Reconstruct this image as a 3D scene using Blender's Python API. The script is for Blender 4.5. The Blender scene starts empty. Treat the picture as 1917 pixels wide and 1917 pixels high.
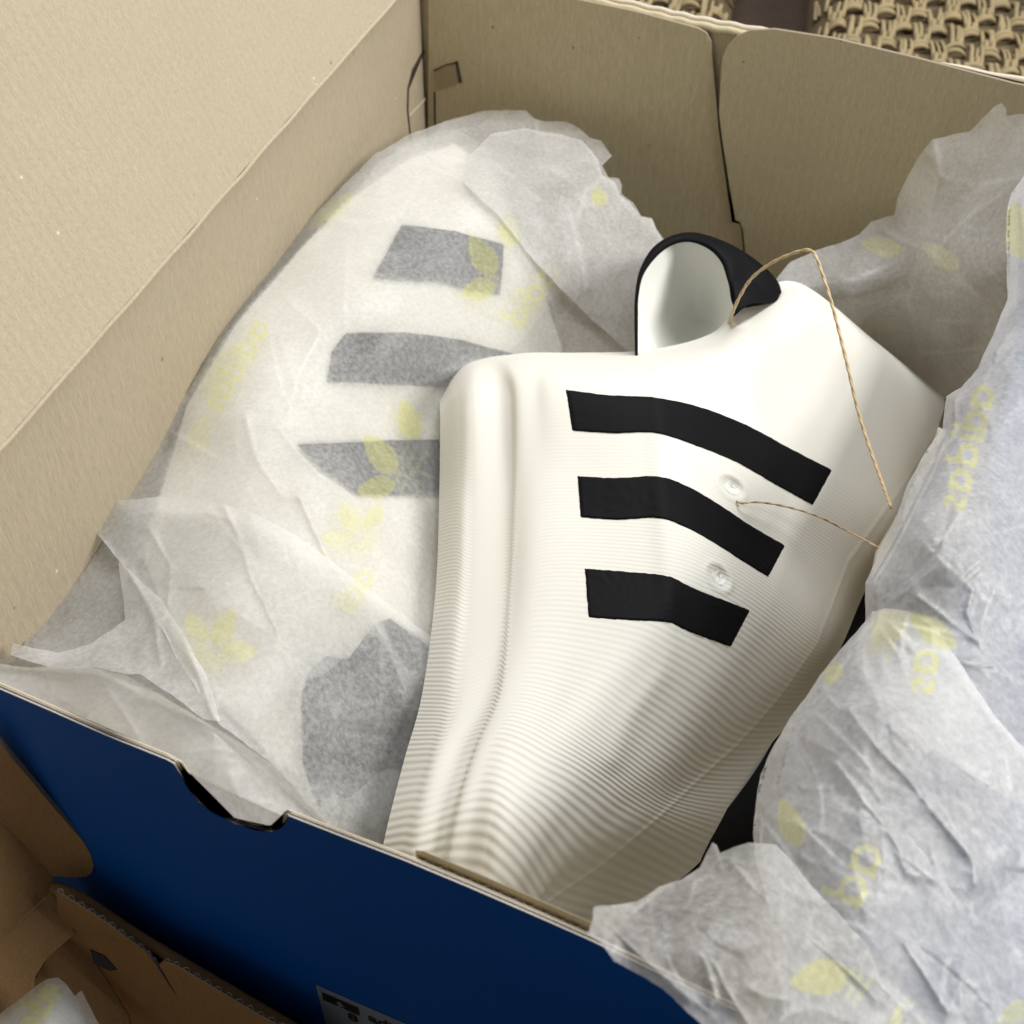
import bpy, bmesh, math, random
import numpy as np
from mathutils import Vector, Matrix
from mathutils.geometry import delaunay_2d_cdt

rnd = random.Random(7)
rng = np.random.default_rng(7)
S = bpy.context.scene
COL = S.collection

# ------------------------------------------------------------------ camera
F = 2387.0; PP = 958.5; W = 1917.0
CAM = np.array([0.0, 0.0, 0.38])
def nrm(v):
    v = np.array(v, float); return v/np.linalg.norm(v)
FWD = nrm([-.279, .637, -.718])
RGT = np.array([.913, .408, .007]); RGT = nrm(RGT-FWD*RGT.dot(FWD))
DWN = np.cross(FWD, RGT)
cam = bpy.data.cameras.new('camera'); co = bpy.data.objects.new('camera', cam); COL.objects.link(co)
M = Matrix.Identity(4)
for i in range(3):
    M[i][0] = RGT[i]; M[i][1] = -DWN[i]; M[i][2] = -FWD[i]; M[i][3] = CAM[i]
co.matrix_world = M
cam.sensor_width = 36; cam.lens = 36*F/W; cam.clip_start = .01; cam.clip_end = 50
cam.dof.use_dof = True; cam.dof.focus_distance = .37; cam.dof.aperture_fstop = 26
S.camera = co

# ------------------------------------------------------------------ light
w = bpy.data.worlds.new('World'); S.world = w; w.use_nodes = True
w.node_tree.nodes['Background'].inputs[0].default_value = (1, .985, .96, 1)
w.node_tree.nodes['Background'].inputs[1].default_value = .16
def area(name, loc, tgt, sx, sy, power, col):
    l = bpy.data.lights.new(name, 'AREA'); l.shape = 'RECTANGLE'; l.size = sx; l.size_y = sy
    l.energy = power; l.color = col
    o = bpy.data.objects.new(name, l); COL.objects.link(o); o.location = loc
    o.rotation_euler = (Vector(tgt)-Vector(loc)).to_track_quat('-Z', 'Y').to_euler()
    return o
area('side_light', (.90, .40, .85), (-.12, .36, .08), .42, .42, 12.5, (1, .985, .95))
area('window_light', (-.22, .80, 1.02), (-.10, .30, .05), .60, .45, 8.8, (.97, .98, 1))
S.view_settings.view_transform = 'Standard'; S.view_settings.look = 'None'
S.view_settings.exposure = 0.27; S.view_settings.gamma = 1
S.cycles.use_denoising = True
S.cycles.max_bounces = 10; S.cycles.transparent_max_bounces = 16
S.cycles.diffuse_bounces = 5; S.cycles.transmission_bounces = 6
S.cycles.caustics_reflective = False; S.cycles.caustics_refractive = False
S.cycles.sample_clamp_indirect = 6

# ------------------------------------------------------------------ geometry helpers
def ray(px, py):
    px = np.asarray(px, float); py = np.asarray(py, float)
    return ((px-PP)/F)[..., None]*RGT + ((py-PP)/F)[..., None]*DWN + FWD
def unp(px, py, t):
    return CAM + ray(px, py)*np.asarray(t, float)[..., None]
def tpl(px, py, p, n):
    r = ray(px, py); p = np.array(p, float); n = np.array(n, float)
    return ((p-CAM)@n)/(r@n)
def onpl(pts, p, n):
    a = np.array(pts, float)
    return unp(a[:, 0], a[:, 1], tpl(a[:, 0], a[:, 1], p, n))

def thing(name, label, cat, loc=(0, 0, 0), group=None):
    o = bpy.data.objects.new(name, None); COL.objects.link(o); o.location = loc
    o.empty_display_size = .02
    o['label'] = label; o['category'] = cat
    if group: o['group'] = group
    return o
def link(name, me, mat, parent=None, label=None, kind=None, top=None):
    o = bpy.data.objects.new(name, me); COL.objects.link(o)
    if mat is not None:
        for m in (mat if isinstance(mat, (list, tuple)) else [mat]): me.materials.append(m)
    if parent is not None:
        o.parent = parent
        base = parent if parent.parent is None else parent.parent
        o.matrix_parent_inverse = Matrix.Translation(-base.location) if parent.parent is None else Matrix.Identity(4)
    if label: o['label'] = label
    if kind: o['kind'] = kind
    return o
def mesh(name, verts, faces, smooth=True, attrs=None):
    me = bpy.data.meshes.new(name)
    me.from_pydata([tuple(v) for v in verts], [], [tuple(f) for f in faces]); me.update()
    if smooth: me.polygons.foreach_set('use_smooth', [True]*len(me.polygons))
    for k, v in (attrs or {}).items():
        a = me.attributes.new(k, 'FLOAT', 'POINT'); a.data.foreach_set('value', np.asarray(v, np.float32))
    return me

def catmull(P, u):
    """P (n,d) samples at u in [0,n-1]"""
    P = np.asarray(P, float); n = len(P)
    Pe = np.vstack([2*P[0]-P[1], P, 2*P[-1]-P[-2]])
    i = np.clip(np.floor(u).astype(int), 0, n-2); f = (u-i)[:, None]
    a, b, c, d = Pe[i], Pe[i+1], Pe[i+2], Pe[i+3]
    return .5*((2*b)+(-a+c)*f+(2*a-5*b+4*c-d)*f**2+(-a+3*b-3*c+d)*f**3)
def resample(pts, n, smooth=False):
    p = np.array(pts, float)
    if smooth: p = catmull(p, np.linspace(0, len(p)-1, len(p)*12))
    d = np.r_[0, np.cumsum(np.linalg.norm(np.diff(p[:, :2], axis=0), axis=1))]
    s = np.linspace(0, d[-1], n)
    return np.stack([np.interp(s, d, p[:, k]) for k in range(p.shape[1])], 1)

def grid_faces(nr, nc, off=0):
    r = np.arange(nr-1)[:, None]*nc; c = np.arange(nc-1)[None]
    a = (r+c).ravel()+off
    return np.stack([a, a+1, a+nc+1, a+nc], 1).tolist()

def tps(ctrl):
    c = np.array(ctrl, float); xy = c[:, :2]/1000; z = c[:, 2]; n = len(c)
    def K(a, b):
        r2 = ((a[:, None]-b[None])**2).sum(-1); return .5*r2*np.log(r2+1e-12)
    A = np.zeros((n+3, n+3)); A[:n, :n] = K(xy, xy)+np.eye(n)*1e-4; A[:n, n] = 1; A[:n, n+1:] = xy
    A[n, :n] = 1; A[n+1:, :n] = xy.T
    s = np.linalg.solve(A, np.r_[z, 0, 0, 0])
    def f(px, py):
        q = np.stack([np.ravel(px), np.ravel(py)], 1)/1000
        out = np.empty(len(q))
        for k in range(0, len(q), 20000):
            b = q[k:k+20000]; out[k:k+20000] = K(b, xy)@s[:n]+s[n]+b@s[n+1:]
        return out
    return f

def seg_dist(px, py, pl):
    """distance to a polyline and signed side"""
    best = np.full(len(px), 1e9); sgn = np.zeros(len(px))
    P = np.stack([px, py], 1); pl = np.array(pl, float)
    for a, b in zip(pl[:-1], pl[1:]):
        ab = b-a; L = (ab@ab)
        t = np.clip(((P-a)@ab)/L, 0, 1); q = P-(a+t[:, None]*ab); d = np.hypot(q[:, 0], q[:, 1])
        cr = ab[0]*(P[:, 1]-a[1])-ab[1]*(P[:, 0]-a[0])
        m = d < best; best[m] = d[m]; sgn[m] = np.sign(cr[m])
    return best, sgn
def inpoly(px, py, poly):
    poly = np.array(poly, float); ins = np.zeros(len(px), bool); j = len(poly)-1
    for i in range(len(poly)):
        xi, yi = poly[i]; xj, yj = poly[j]
        c = ((yi > py) != (yj > py)) & (px < (xj-xi)*(py-yi)/(yj-yi+1e-12)+xi)
        ins ^= c; j = i
    return ins

def crumple(px, py, seed, n=90, amp=.0012, L=(60, 220), box=None, step=.7, ang=None):
    """sheet of paper: broad swell, sharp creases (one sided steps and ridges), faint facets; metres"""
    r = np.random.default_rng(seed); out = np.zeros(len(px))
    x0, x1, y0, y1 = box or (px.min(), px.max(), py.min(), py.max())
    for k in range(7):
        a = r.uniform(0, 6.28); wl = r.uniform(140, 420)
        out += amp*.5*np.sin((px*math.cos(a)+py*math.sin(a))/wl*6.28+r.uniform(0, 6.28))
    for k in range(n):
        cx, cy = r.uniform(x0, x1), r.uniform(y0, y1)
        a = r.uniform(0, 3.14) if ang is None else r.normal(ang, .55)
        l = r.uniform(*L)
        u = (px-cx)*math.cos(a)+(py-cy)*math.sin(a); v = -(px-cx)*math.sin(a)+(py-cy)*math.cos(a)
        v = v+ (u/l)**2*l*r.normal(0, .22)
        m = (np.abs(u) < l)
        e = np.clip(1-(u/l)**2, 0, 1)**1.0
        wd = r.uniform(6, 34); A = amp*r.uniform(.15, 1)*r.choice([1, 1, 1, 1, 1, -1])*wd/34*1.5
        if r.random() < step: prof = np.exp(-np.abs(v)/wd)
        else: prof = np.where(v > 0, np.exp(-v/(wd*2.2)), np.exp(v/3.0))
        out += np.where(m, A*e*prof, 0)
        CR[0] += np.where(m, e*np.exp(-np.abs(v)/3.5)*r.uniform(.0, .4), 0)
    return out
def ridges(px, py, lines):
    out = np.zeros(len(px))
    for pl, A, wd in lines:
        d, s = seg_dist(px, py, pl)
        p0, p1 = np.array(pl[0]), np.array(pl[-1])
        out += A*np.exp(-d/wd)
        CR[0] += .75*np.exp(-(d/4.0)**2)*(.55+.45*np.sin(px*.06+py*.045))
    return out

# text and logo masks in photograph coordinates (print on the tissue)
_tc = {}
def text_tris(s, bold=.02):
    if (s, bold) in _tc: return _tc[(s, bold)]
    c = bpy.data.curves.new('t', 'FONT'); c.body = s; c.offset = bold; c.resolution_u = 4; c.space_character = .98
    o = bpy.data.objects.new('t', c); COL.objects.link(o); bpy.context.view_layer.update()
    me = o.to_mesh(); me.calc_loop_triangles()
    V = np.array([v.co[:2] for v in me.vertices]); T = np.array([t.vertices[:] for t in me.loop_triangles])
    o.to_mesh_clear(); bpy.data.objects.remove(o); bpy.data.curves.remove(c)
    V[:, 0] -= V[:, 0].min(); _tc[(s, bold)] = (V, T); return V, T
def trefoil(px, py, cx, cy, s, rot):
    a = math.radians(rot); c, n = math.cos(a), math.sin(a); m = np.zeros(len(px))
    for ox, oy, d in ((0, -.42, 90), (-.42, -.12, 35), (.42, -.12, 145)):
        m = np.maximum(m, leaf(px, py, cx+s*(ox*c-oy*n), cy+s*(ox*n+oy*c), s*.72, s*.40, d+rot))
    u = ((px-cx)*c+(py-cy)*n)/s; v = (-(px-cx)*n+(py-cy)*c)/s
    cut = ((np.abs(v-.10) < .02) | (np.abs(v-.19) < .02) | (np.abs(v-.01) < .02)) & (np.abs(u) < .6)
    m = np.maximum(m*(~cut), ((v > .12) & (v < .38) & (np.abs(u) < .30) & ~((np.abs(v-.21) < .022) | (np.abs(v-.30) < .022)))*1.)
    return m
def text_mask(px, py, s, org, e, u, size, bold=.02):
    V, T = text_tris(s, bold); e = nrm(e); u = nrm(u)
    B = np.array([[e[0], u[0]], [e[1], u[1]]])*size
    q = (np.linalg.inv(B)@np.stack([px-org[0], py-org[1]])).T
    m = np.zeros(len(px)); lo = V.min(0)-.05; hi = V.max(0)+.05
    idx = np.where(((q > lo) & (q < hi)).all(1))[0]
    if not len(idx): return m
    Q = q[idx]; hit = np.zeros(len(Q), bool)
    for t in T:
        a, b, c = V[t]
        d = (b[0]-a[0])*(c[1]-a[1])-(b[1]-a[1])*(c[0]-a[0])
        if abs(d) < 1e-12: continue
        w1 = ((Q[:, 0]-a[0])*(c[1]-a[1])-(Q[:, 1]-a[1])*(c[0]-a[0]))/d
        w2 = ((b[0]-a[0])*(Q[:, 1]-a[1])-(b[1]-a[1])*(Q[:, 0]-a[0]))/d
        hit |= (w1 >= 0) & (w2 >= 0) & (w1+w2 <= 1)
    m[idx[hit]] = 1; return m
def logo(px, py, s, org, e, u, xh, bold=.25):
    """round geometric letters: rings with stems"""
    e = nrm(e); u = nrm(u); B = np.array([[e[0], u[0]], [e[1], u[1]]])*xh
    q = np.linalg.inv(B)@np.stack([px-org[0], py-org[1]]); X, Y = q[0], q[1]; m = np.zeros(len(px)); x = 0.
    for ch in s:
        if ch in 'ad':
            r = np.hypot(X-x-.5, Y-.5); m = np.maximum(m, ((r < .5) & (r > .5-bold))*1.)
            m = np.maximum(m, ((X > x+1-bold) & (X < x+1) & (Y > 0) & (Y < (1.0 if ch == 'a' else 1.45)))*1.); x += 1.12
        elif ch == 'i':
            m = np.maximum(m, ((X > x) & (X < x+bold) & (((Y > 0) & (Y < 1)) | ((Y > 1.2) & (Y < 1.45))))*1.); x += bold+.13
        else:
            b = bold*.9; r1 = np.hypot((X-x-.38)/1.25, Y-.73); r2 = np.hypot((X-x-.38)/1.25, Y-.27)
            up_ = (r1 < .27) & (r1 > .27-b) & ~((X > x+.38) & (Y < .73)); dn = (r2 < .27+b*.0) & (r2 > .27-b) & ~((X < x+.38) & (Y > .27))
            m = np.maximum(m, (up_ | dn)*1.); x += .86
    return m
def leaf(px, py, cx, cy, ln, wd, deg):
    a = math.radians(deg); u = (px-cx)*math.cos(a)+(py-cy)*math.sin(a); v = -(px-cx)*math.sin(a)+(py-cy)*math.cos(a)
    h = wd/2*np.clip(1-(2*u/ln)**2, 0, 1)**.8*(1+.25*2*u/ln)
    return (np.abs(v) < h)*(np.abs(u) < ln/2)*1.0
def bars(px, py, cx, cy, ln, wd, deg, n=3, gap=9):
    a = math.radians(deg); m = np.zeros(len(px))
    u = (px-cx)*math.cos(a)+(py-cy)*math.sin(a); v = -(px-cx)*math.sin(a)+(py-cy)*math.cos(a)
    for k in range(n):
        m = np.maximum(m, (np.abs(v-(k-(n-1)/2)*gap*2) < wd/2)*(np.abs(u) < ln/2)*1.0)
    return m

CR = [None]
def poly_mesh(name, poly, depth, step=5., detail=None, prints=None, blur=False, dense=None):
    """a sheet cut to an outline and bent to a depth field; fine enough for its creases"""
    poly = [tuple(p) for p in poly]
    b = []
    for i in range(len(poly)):
        p, q = np.array(poly[i], float), np.array(poly[(i+1) % len(poly)], float)
        n = max(1, int(np.linalg.norm(q-p)/step))
        for k in range(n):
            b.append(p+(q-p)*k/n)
    b = np.array(b)
    nb = len(b)
    wob = np.array([math.sin(i*.37)*1.1+math.sin(i*.91+1)*.6 for i in range(nb)])
    b = b+np.stack([wob, np.roll(wob, 5)], 1)*.45
    xs = np.arange(b[:, 0].min(), b[:, 0].max(), step); ys = np.arange(b[:, 1].min(), b[:, 1].max(), step*.866)
    gx, gy = np.meshgrid(xs, ys); gx = gx+(np.arange(len(ys)) % 2)[:, None]*step/2
    gx = gx.ravel()+rng.uniform(-.6, .6, gx.size); gy = gy.ravel()+rng.uniform(-.6, .6, gy.size)
    ok = inpoly(gx, gy, b); gx, gy = gx[ok], gy[ok]
    # drop points too close to the outline
    keep = np.ones(len(gx), bool)
    for k in range(0, len(gx), 4000):
        d = np.hypot(gx[k:k+4000, None]-b[None, :, 0], gy[k:k+4000, None]-b[None, :, 1]).min(1)
        keep[k:k+4000] = d > step*.6
    P = np.vstack([b, np.stack([gx[keep], gy[keep]], 1)])
    vs, es, fs, *_ = delaunay_2d_cdt([Vector(p) for p in P.tolist()], [], [list(range(nb))], 1, 1e-4)
    V = np.array([v[:] for v in vs])
    px, py = V[:, 0], V[:, 1]
    t = depth(px, py)
    if detail is not None:
        CR[0] = np.zeros(len(px)); dd = detail(px, py); dd = np.where((dd < -.0010) & (dd > -.0035), -.0010, dd); t = t-dd
    at = {'print': prints(px, py) if prints is not None else np.zeros(len(px)), 'crease': np.clip(CR[0], 0, 1) if detail is not None else np.zeros(len(px))}
    F_ = [f[::-1] for f in fs]
    return mesh(name, unp(px, py, t), F_, True, at)

def board(name, P3, thick, n, mat, parent, label=None, bevel=0., mats_side=None, rnds=None):
    """cardboard panel: outline in space extruded by its thickness along n"""
    n = nrm(n); P = [Vector(p) for p in P3]; Q = [Vector(np.array(p)+n*thick) for p in P3]
    bm = bmesh.new()
    a = [bm.verts.new(p) for p in P]; b = [bm.verts.new(q) for q in Q]
    bm.faces.new(a); bm.faces.new(b[::-1])
    k = len(a)
    for i in range(k):
        f = bm.faces.new((a[i], b[i], b[(i+1) % k], a[(i+1) % k]))
        if mats_side is not None: f.material_index = mats_side
    bmesh.ops.triangulate(bm, faces=[f for f in bm.faces if len(f.verts) > 4])
    bmesh.ops.recalc_face_normals(bm, faces=bm.faces)
    me = bpy.data.meshes.new(name); bm.to_mesh(me); bm.free()
    o = link(name, me, mat, parent, label)
    if bevel > 0:
        md = o.modifiers.new('b', 'BEVEL'); md.width = bevel; md.segments = 2; md.limit_method = 'ANGLE'; md.angle_limit = 1.0
    return o
def ribbon(name, A, B, mat, parent, na=60, nb=8, bulge=0., label=None, t_off=0., attrs=None, smooth=True, thick=0):
    """strip between two edges given as (px,py,depth); bulge toward the viewer in the middle"""
    a = resample(A, na, smooth); b = resample(B, na, smooth); V = []
    for k in range(nb):
        f = k/(nb-1); p = a*(1-f)+b*f
        t = p[:, 2]-bulge*math.sin(math.pi*f)**.7+t_off
        V.append(unp(p[:, 0], p[:, 1], t))
    V = np.concatenate(V); me = mesh(name, V, grid_faces(nb, na), True)
    o = link(name, me, mat, parent, label)
    if thick:
        md = o.modifiers.new('s', 'SOLIDIFY'); md.thickness = thick; md.offset = 0
    return o
def tube(name, P3, rad, mat, parent, segs=8, n=None, label=None, twist=0., cyc=False):
    P = catmull(P3, np.linspace(0, len(P3)-1, n or len(P3)*8)) if len(P3) > 2 else np.array(P3, float)
    V = []; T = np.gradient(P, axis=0); up = np.array([.3, .2, .93])
    L = np.r_[0, np.cumsum(np.linalg.norm(np.diff(P, axis=0), axis=1))]
    for p, t, l in zip(P, T, L):
        t = nrm(t); s = nrm(np.cross(t, up)); u = np.cross(s, t)
        for k in range(segs):
            a = 2*math.pi*k/segs
            rr = rad*(1+(.28*math.cos(2*a+twist*l) if twist else 0))
            V.append(p+(s*math.cos(a)+u*math.sin(a))*rr)
    Fs = []
    for i in range(len(P)-1):
        for k in range(segs):
            a, b = i*segs+k, i*segs+(k+1) % segs
            Fs.append((a, b, b+segs, a+segs))
    Fs.append(tuple(range(segs))[::-1]); Fs.append(tuple(range((len(P)-1)*segs, len(P)*segs)))
    return link(name, mesh(name, V, Fs), mat, parent, label)

# ------------------------------------------------------------------ materials
class N:
    def __init__(s, name):
        s.m = bpy.data.materials.new(name); s.m.use_nodes = True; s.t = s.m.node_tree; s.n = s.t.nodes
        s.p = s.n['Principled BSDF']; s.out = s.n['Material Output']
    def add(s, ty, **k):
        x = s.n.new(ty)
        for a, b in k.items(): setattr(x, a, b)
        return x
    def l(s, a, b): s.t.links.new(a, b)
    def coord(s): return s.add('ShaderNodeTexCoord').outputs['Object']
    def mapping(s, src, scale=(1, 1, 1), rot=(0, 0, 0)):
        m = s.add('ShaderNodeMapping'); m.inputs['Scale'].default_value = scale; m.inputs['Rotation'].default_value = rot
        s.l(src, m.inputs['Vector']); return m.outputs[0]
    def noise(s, v, scale, detail=4, rough=.6):
        x = s.add('ShaderNodeTexNoise'); x.inputs['Scale'].default_value = scale; x.inputs['Detail'].default_value = detail
        x.inputs['Roughness'].default_value = rough; s.l(v, x.inputs['Vector']); return x.outputs['Fac']
    def ramp(s, f, stops):
        r = s.add('ShaderNodeValToRGB'); e = r.color_ramp.elements
        while len(e) < len(stops): e.new(.5)
        for k, (p, c) in enumerate(stops): e[k].position = p; e[k].color = (*c, 1) if len(c) == 3 else c
        s.l(f, r.inputs[0]); return r.outputs[0]
    def math(s, op, a, b=None, clamp=False):
        m = s.add('ShaderNodeMath', operation=op); m.use_clamp = clamp
        for i, v in enumerate((a, b)):
            if v is None: continue
            if isinstance(v, (int, float)): m.inputs[i].default_value = v
            else: s.l(v, m.inputs[i])
        return m.outputs[0]
    def mix(s, f, a, b, mode='MIX'):
        m = s.add('ShaderNodeMix', data_type='RGBA', blend_type=mode)
        for i, v in ((0, f), (6, a), (7, b)):
            if isinstance(v, (int, float)): m.inputs[i].default_value = v
            elif isinstance(v, tuple): m.inputs[i].default_value = (*v, 1)
            else: s.l(v, m.inputs[i])
        return m.outputs[2]
    def bump(s, h, strength=.3, dist=.001, nor=None):
        b = s.add('ShaderNodeBump'); b.inputs['Strength'].default_value = strength; b.inputs['Distance'].default_value = dist
        s.l(h, b.inputs['Height'])
        if nor is not None: s.l(nor, b.inputs['Normal'])
        return b.outputs[0]

def kraft(name, col=(.49, .415, .295), axis=1, flute=.5):
    k = N(name); c = k.coord()
    st = {0: (3, 3, .5), 1: (3, 3, .5), 2: (.5, 3, 3)}[axis]
    fib = k.noise(k.mapping(c, tuple(v*1.0 for v in st)), 480, 7, .8)
    big = k.noise(c, 22, 4, .6)
    base = k.mix(k.ramp(fib, [(.30, (0, 0, 0)), (.72, (1, 1, 1))]), tuple(v*.74 for v in col), tuple(min(1, v*1.20) for v in col))
    base = k.mix(k.math('MULTIPLY', big, .34), base, tuple(v*.78 for v in col))
    vo = k.add('ShaderNodeTexVoronoi'); vo.inputs['Scale'].default_value = 105; k.l(c, vo.inputs['Vector'])
    d = k.ramp(vo.outputs['Distance'], [(.045, (1, 1, 1)), (.085, (0, 0, 0))])
    sel = k.add('ShaderNodeSeparateColor'); k.l(vo.outputs['Color'], sel.inputs[0])
    dark = k.math('MULTIPLY', d, k.math('GREATER_THAN', sel.outputs[0], .80))
    lite = k.math('MULTIPLY', d, k.math('GREATER_THAN', sel.outputs[1], .88))
    base = k.mix(k.math('MULTIPLY', dark, .65), base, (.10, .07, .04))
    base = k.mix(k.math('MULTIPLY', lite, .7), base, (.85, .78, .62))
    k.l(base, k.p.inputs['Base Color'])
    k.p.inputs['Roughness'].default_value = .78; k.p.inputs['Specular IOR Level'].default_value = .25
    wv = k.add('ShaderNodeTexWave', wave_type='BANDS', bands_direction='XYZ'[0 if axis == 0 else 1 if axis == 1 else 2])
    wv.inputs['Scale'].default_value = 75; wv.inputs['Distortion'].default_value = 1.6; wv.inputs['Detail'].default_value = 1
    k.l(c, wv.inputs['Vector'])
    n1 = k.bump(wv.outputs['Fac'], flute, .00026)
    n1 = k.bump(k.noise(c, 14, 3), .5, .002, n1)
    k.l(k.bump(fib, .5, .0004, n1), k.p.inputs['Normal'])
    return k.m
def plain(name, col, rough=.6, spec=.4, bscale=600, bstr=.15, var=.08, coat=0):
    k = N(name); c = k.coord()
    f = k.noise(c, bscale, 4); g = k.noise(c, 30, 3)
    b = k.mix(g, tuple(v*(1-var) for v in col), tuple(min(1, v*(1+var)) for v in col))
    k.l(b, k.p.inputs['Base Color']); k.p.inputs['Roughness'].default_value = rough
    k.p.inputs['Specular IOR Level'].default_value = spec; k.p.inputs['Coat Weight'].default_value = coat
    k.l(k.bump(f, bstr, .0003), k.p.inputs['Normal']); return k.m

def tissue(name, see=.24, tint=(.965, .96, .94), soft=.22):
    """thin wrapping tissue: white fibres that scatter, with some light passing straight and some softly through"""
    k = N(name); c = k.coord(); k.n.remove(k.p)
    at = k.add('ShaderNodeAttribute', attribute_name='print')
    f1 = k.noise(k.mapping(c, (1, 1, 1), (0, 0, .6)), 620, 5, .7); f2 = k.noise(c, 60, 4, .6)
    fib = k.ramp(f1, [(.36, (0, 0, 0)), (.66, (1, 1, 1))])
    col = k.mix(k.math('MULTIPLY', at.outputs['Fac'], .80), tint, (.86, .845, .40))
    df = k.add('ShaderNodeBsdfDiffuse'); k.l(col, df.inputs[0])
    tr = k.add('ShaderNodeBsdfTranslucent'); k.l(col, tr.inputs[0])
    body = k.add('ShaderNodeMixShader'); body.inputs[0].default_value = .45; k.l(df.outputs[0], body.inputs[1]); k.l(tr.outputs[0], body.inputs[2])
    gl = k.add('ShaderNodeBsdfGlossy'); gl.inputs['Roughness'].default_value = .42; gl.inputs[0].default_value = (.9, .9, .9, 1)
    b2 = k.add('ShaderNodeMixShader'); b2.inputs[0].default_value = .045; k.l(body.outputs[0], b2.inputs[1]); k.l(gl.outputs[0], b2.inputs[2])
    tp = k.add('ShaderNodeBsdfTransparent'); k.l(k.mix(at.outputs['Fac'], (.97, .965, .95), (.92, .90, .66)), tp.inputs[0])
    rf = k.add('ShaderNodeBsdfRefraction'); rf.inputs['IOR'].default_value = 1.22; rf.inputs['Roughness'].default_value = .5
    rf.inputs[0].default_value = (.96, .955, .94, 1)
    thr = k.add('ShaderNodeMixShader'); thr.inputs[0].default_value = soft/(see+soft); k.l(tp.outputs[0], thr.inputs[1]); k.l(rf.outputs[0], thr.inputs[2])
    fin = k.add('ShaderNodeMixShader')
    s = see+soft
    fac = k.math('ADD', k.math('MULTIPLY', k.math('SUBTRACT', 1.0, fib), .22), s-.11)
    fac = k.math('ADD', fac, k.math('MULTIPLY', k.math('SUBTRACT', f2, .5), .34))
    ac = k.add('ShaderNodeAttribute', attribute_name='crease')
    fac = k.math('SUBTRACT', fac, k.math('MULTIPLY', ac.outputs['Fac'], .17))
    fac = k.math('SUBTRACT', fac, k.math('MULTIPLY', at.outputs['Fac'], .20), True)
    k.l(fac, fin.inputs[0]); k.l(b2.outputs[0], fin.inputs[1]); k.l(thr.outputs[0], fin.inputs[2])
    n = k.bump(k.noise(c, 90, 4, .55), .09, .0012); n = k.bump(f1, .12, .0002, n)
    for q in (df, tr, gl): k.l(n, q.inputs['Normal'])
    k.l(fin.outputs[0], k.out.inputs[0]); return k.m

def foam(name, col):
    k = N(name); c = k.coord()
    a = k.add('ShaderNodeAttribute', attribute_name='rib'); am = k.add('ShaderNodeAttribute', attribute_name='ribamp')
    s = k.math('SINE', k.math('MULTIPLY', a.outputs['Fac'], 6.28318))
    h = k.math('MULTIPLY', s, am.outputs['Fac'])
    b = k.mix(k.noise(c, 40, 3), tuple(v*.97 for v in col), col)
    k.l(b, k.p.inputs['Base Color']); k.p.inputs['Roughness'].default_value = .62; k.p.inputs['Specular IOR Level'].default_value = .3
    k.p.inputs['Subsurface Weight'].default_value = 0.0
    n = k.bump(h, 1.0, .000125); k.l(k.bump(k.noise(c, 1500, 3), .10, .0002, n), k.p.inputs['Normal'])
    return k.m

K_LEFT = kraft('kraft_left', axis=1, flute=.4); K_BACK = kraft('kraft_back', col=(.585, .51, .335), axis=0, flute=.14)
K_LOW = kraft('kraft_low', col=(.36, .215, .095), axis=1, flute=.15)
EDGE = plain('board_edge', (.30, .24, .17), .85); CREAM = plain('liner_edge', (.62, .55, .44), .8)
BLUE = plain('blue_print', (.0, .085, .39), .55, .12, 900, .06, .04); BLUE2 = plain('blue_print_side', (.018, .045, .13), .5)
FOAM = foam('foam_white', (.76, .742, .67)); INNER = foam('foam_inner', (.85, .855, .81))
BLACK = foam('black_rubber', (.006, .006, .007)); BLACK.node_tree.nodes['Principled BSDF'].inputs['Roughness'].default_value = .55; BLACK.node_tree.nodes['Principled BSDF'].inputs['Specular IOR Level'].default_value = .06
WRAPBLACK = plain('rubber_gap_black', (.010, .010, .011), .8, .1)
TWINE = plain('twine', (.60, .46, .28), .9, .2, 2500, .8, .2)
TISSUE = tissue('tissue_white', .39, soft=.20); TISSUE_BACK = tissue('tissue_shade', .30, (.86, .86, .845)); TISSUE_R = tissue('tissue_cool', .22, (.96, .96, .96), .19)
CARD = plain('tag_card', (.62, .58, .50), .7); FLOOR = plain('floor_dark', (.055, .035, .024), .6, .3, 60, .3, .3)
LABELP = plain('label_paper', (.22, .26, .32), .6, .2); INK = plain('ink_black', (.01, .01, .01), .6)
STRAW = plain('straw', (.34, .265, .145), .75, .3, 500, .5, .35)

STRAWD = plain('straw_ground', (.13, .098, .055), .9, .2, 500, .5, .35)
# ------------------------------------------------------------------ floor and woven seat cushions behind
def sheet(name, pts, mat, kind, label=None):
    o = link(name, mesh(name, pts, [tuple(range(len(pts)))], False), mat); o['kind'] = kind
    if label: o['label'] = label
    return o
sheet('floor', [(-3, -2, -.032), (3, -2, -.032), (3, 4, -.032), (-3, 4, -.032)], FLOOR, 'structure', 'dark brown floor under the boxes')

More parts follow.
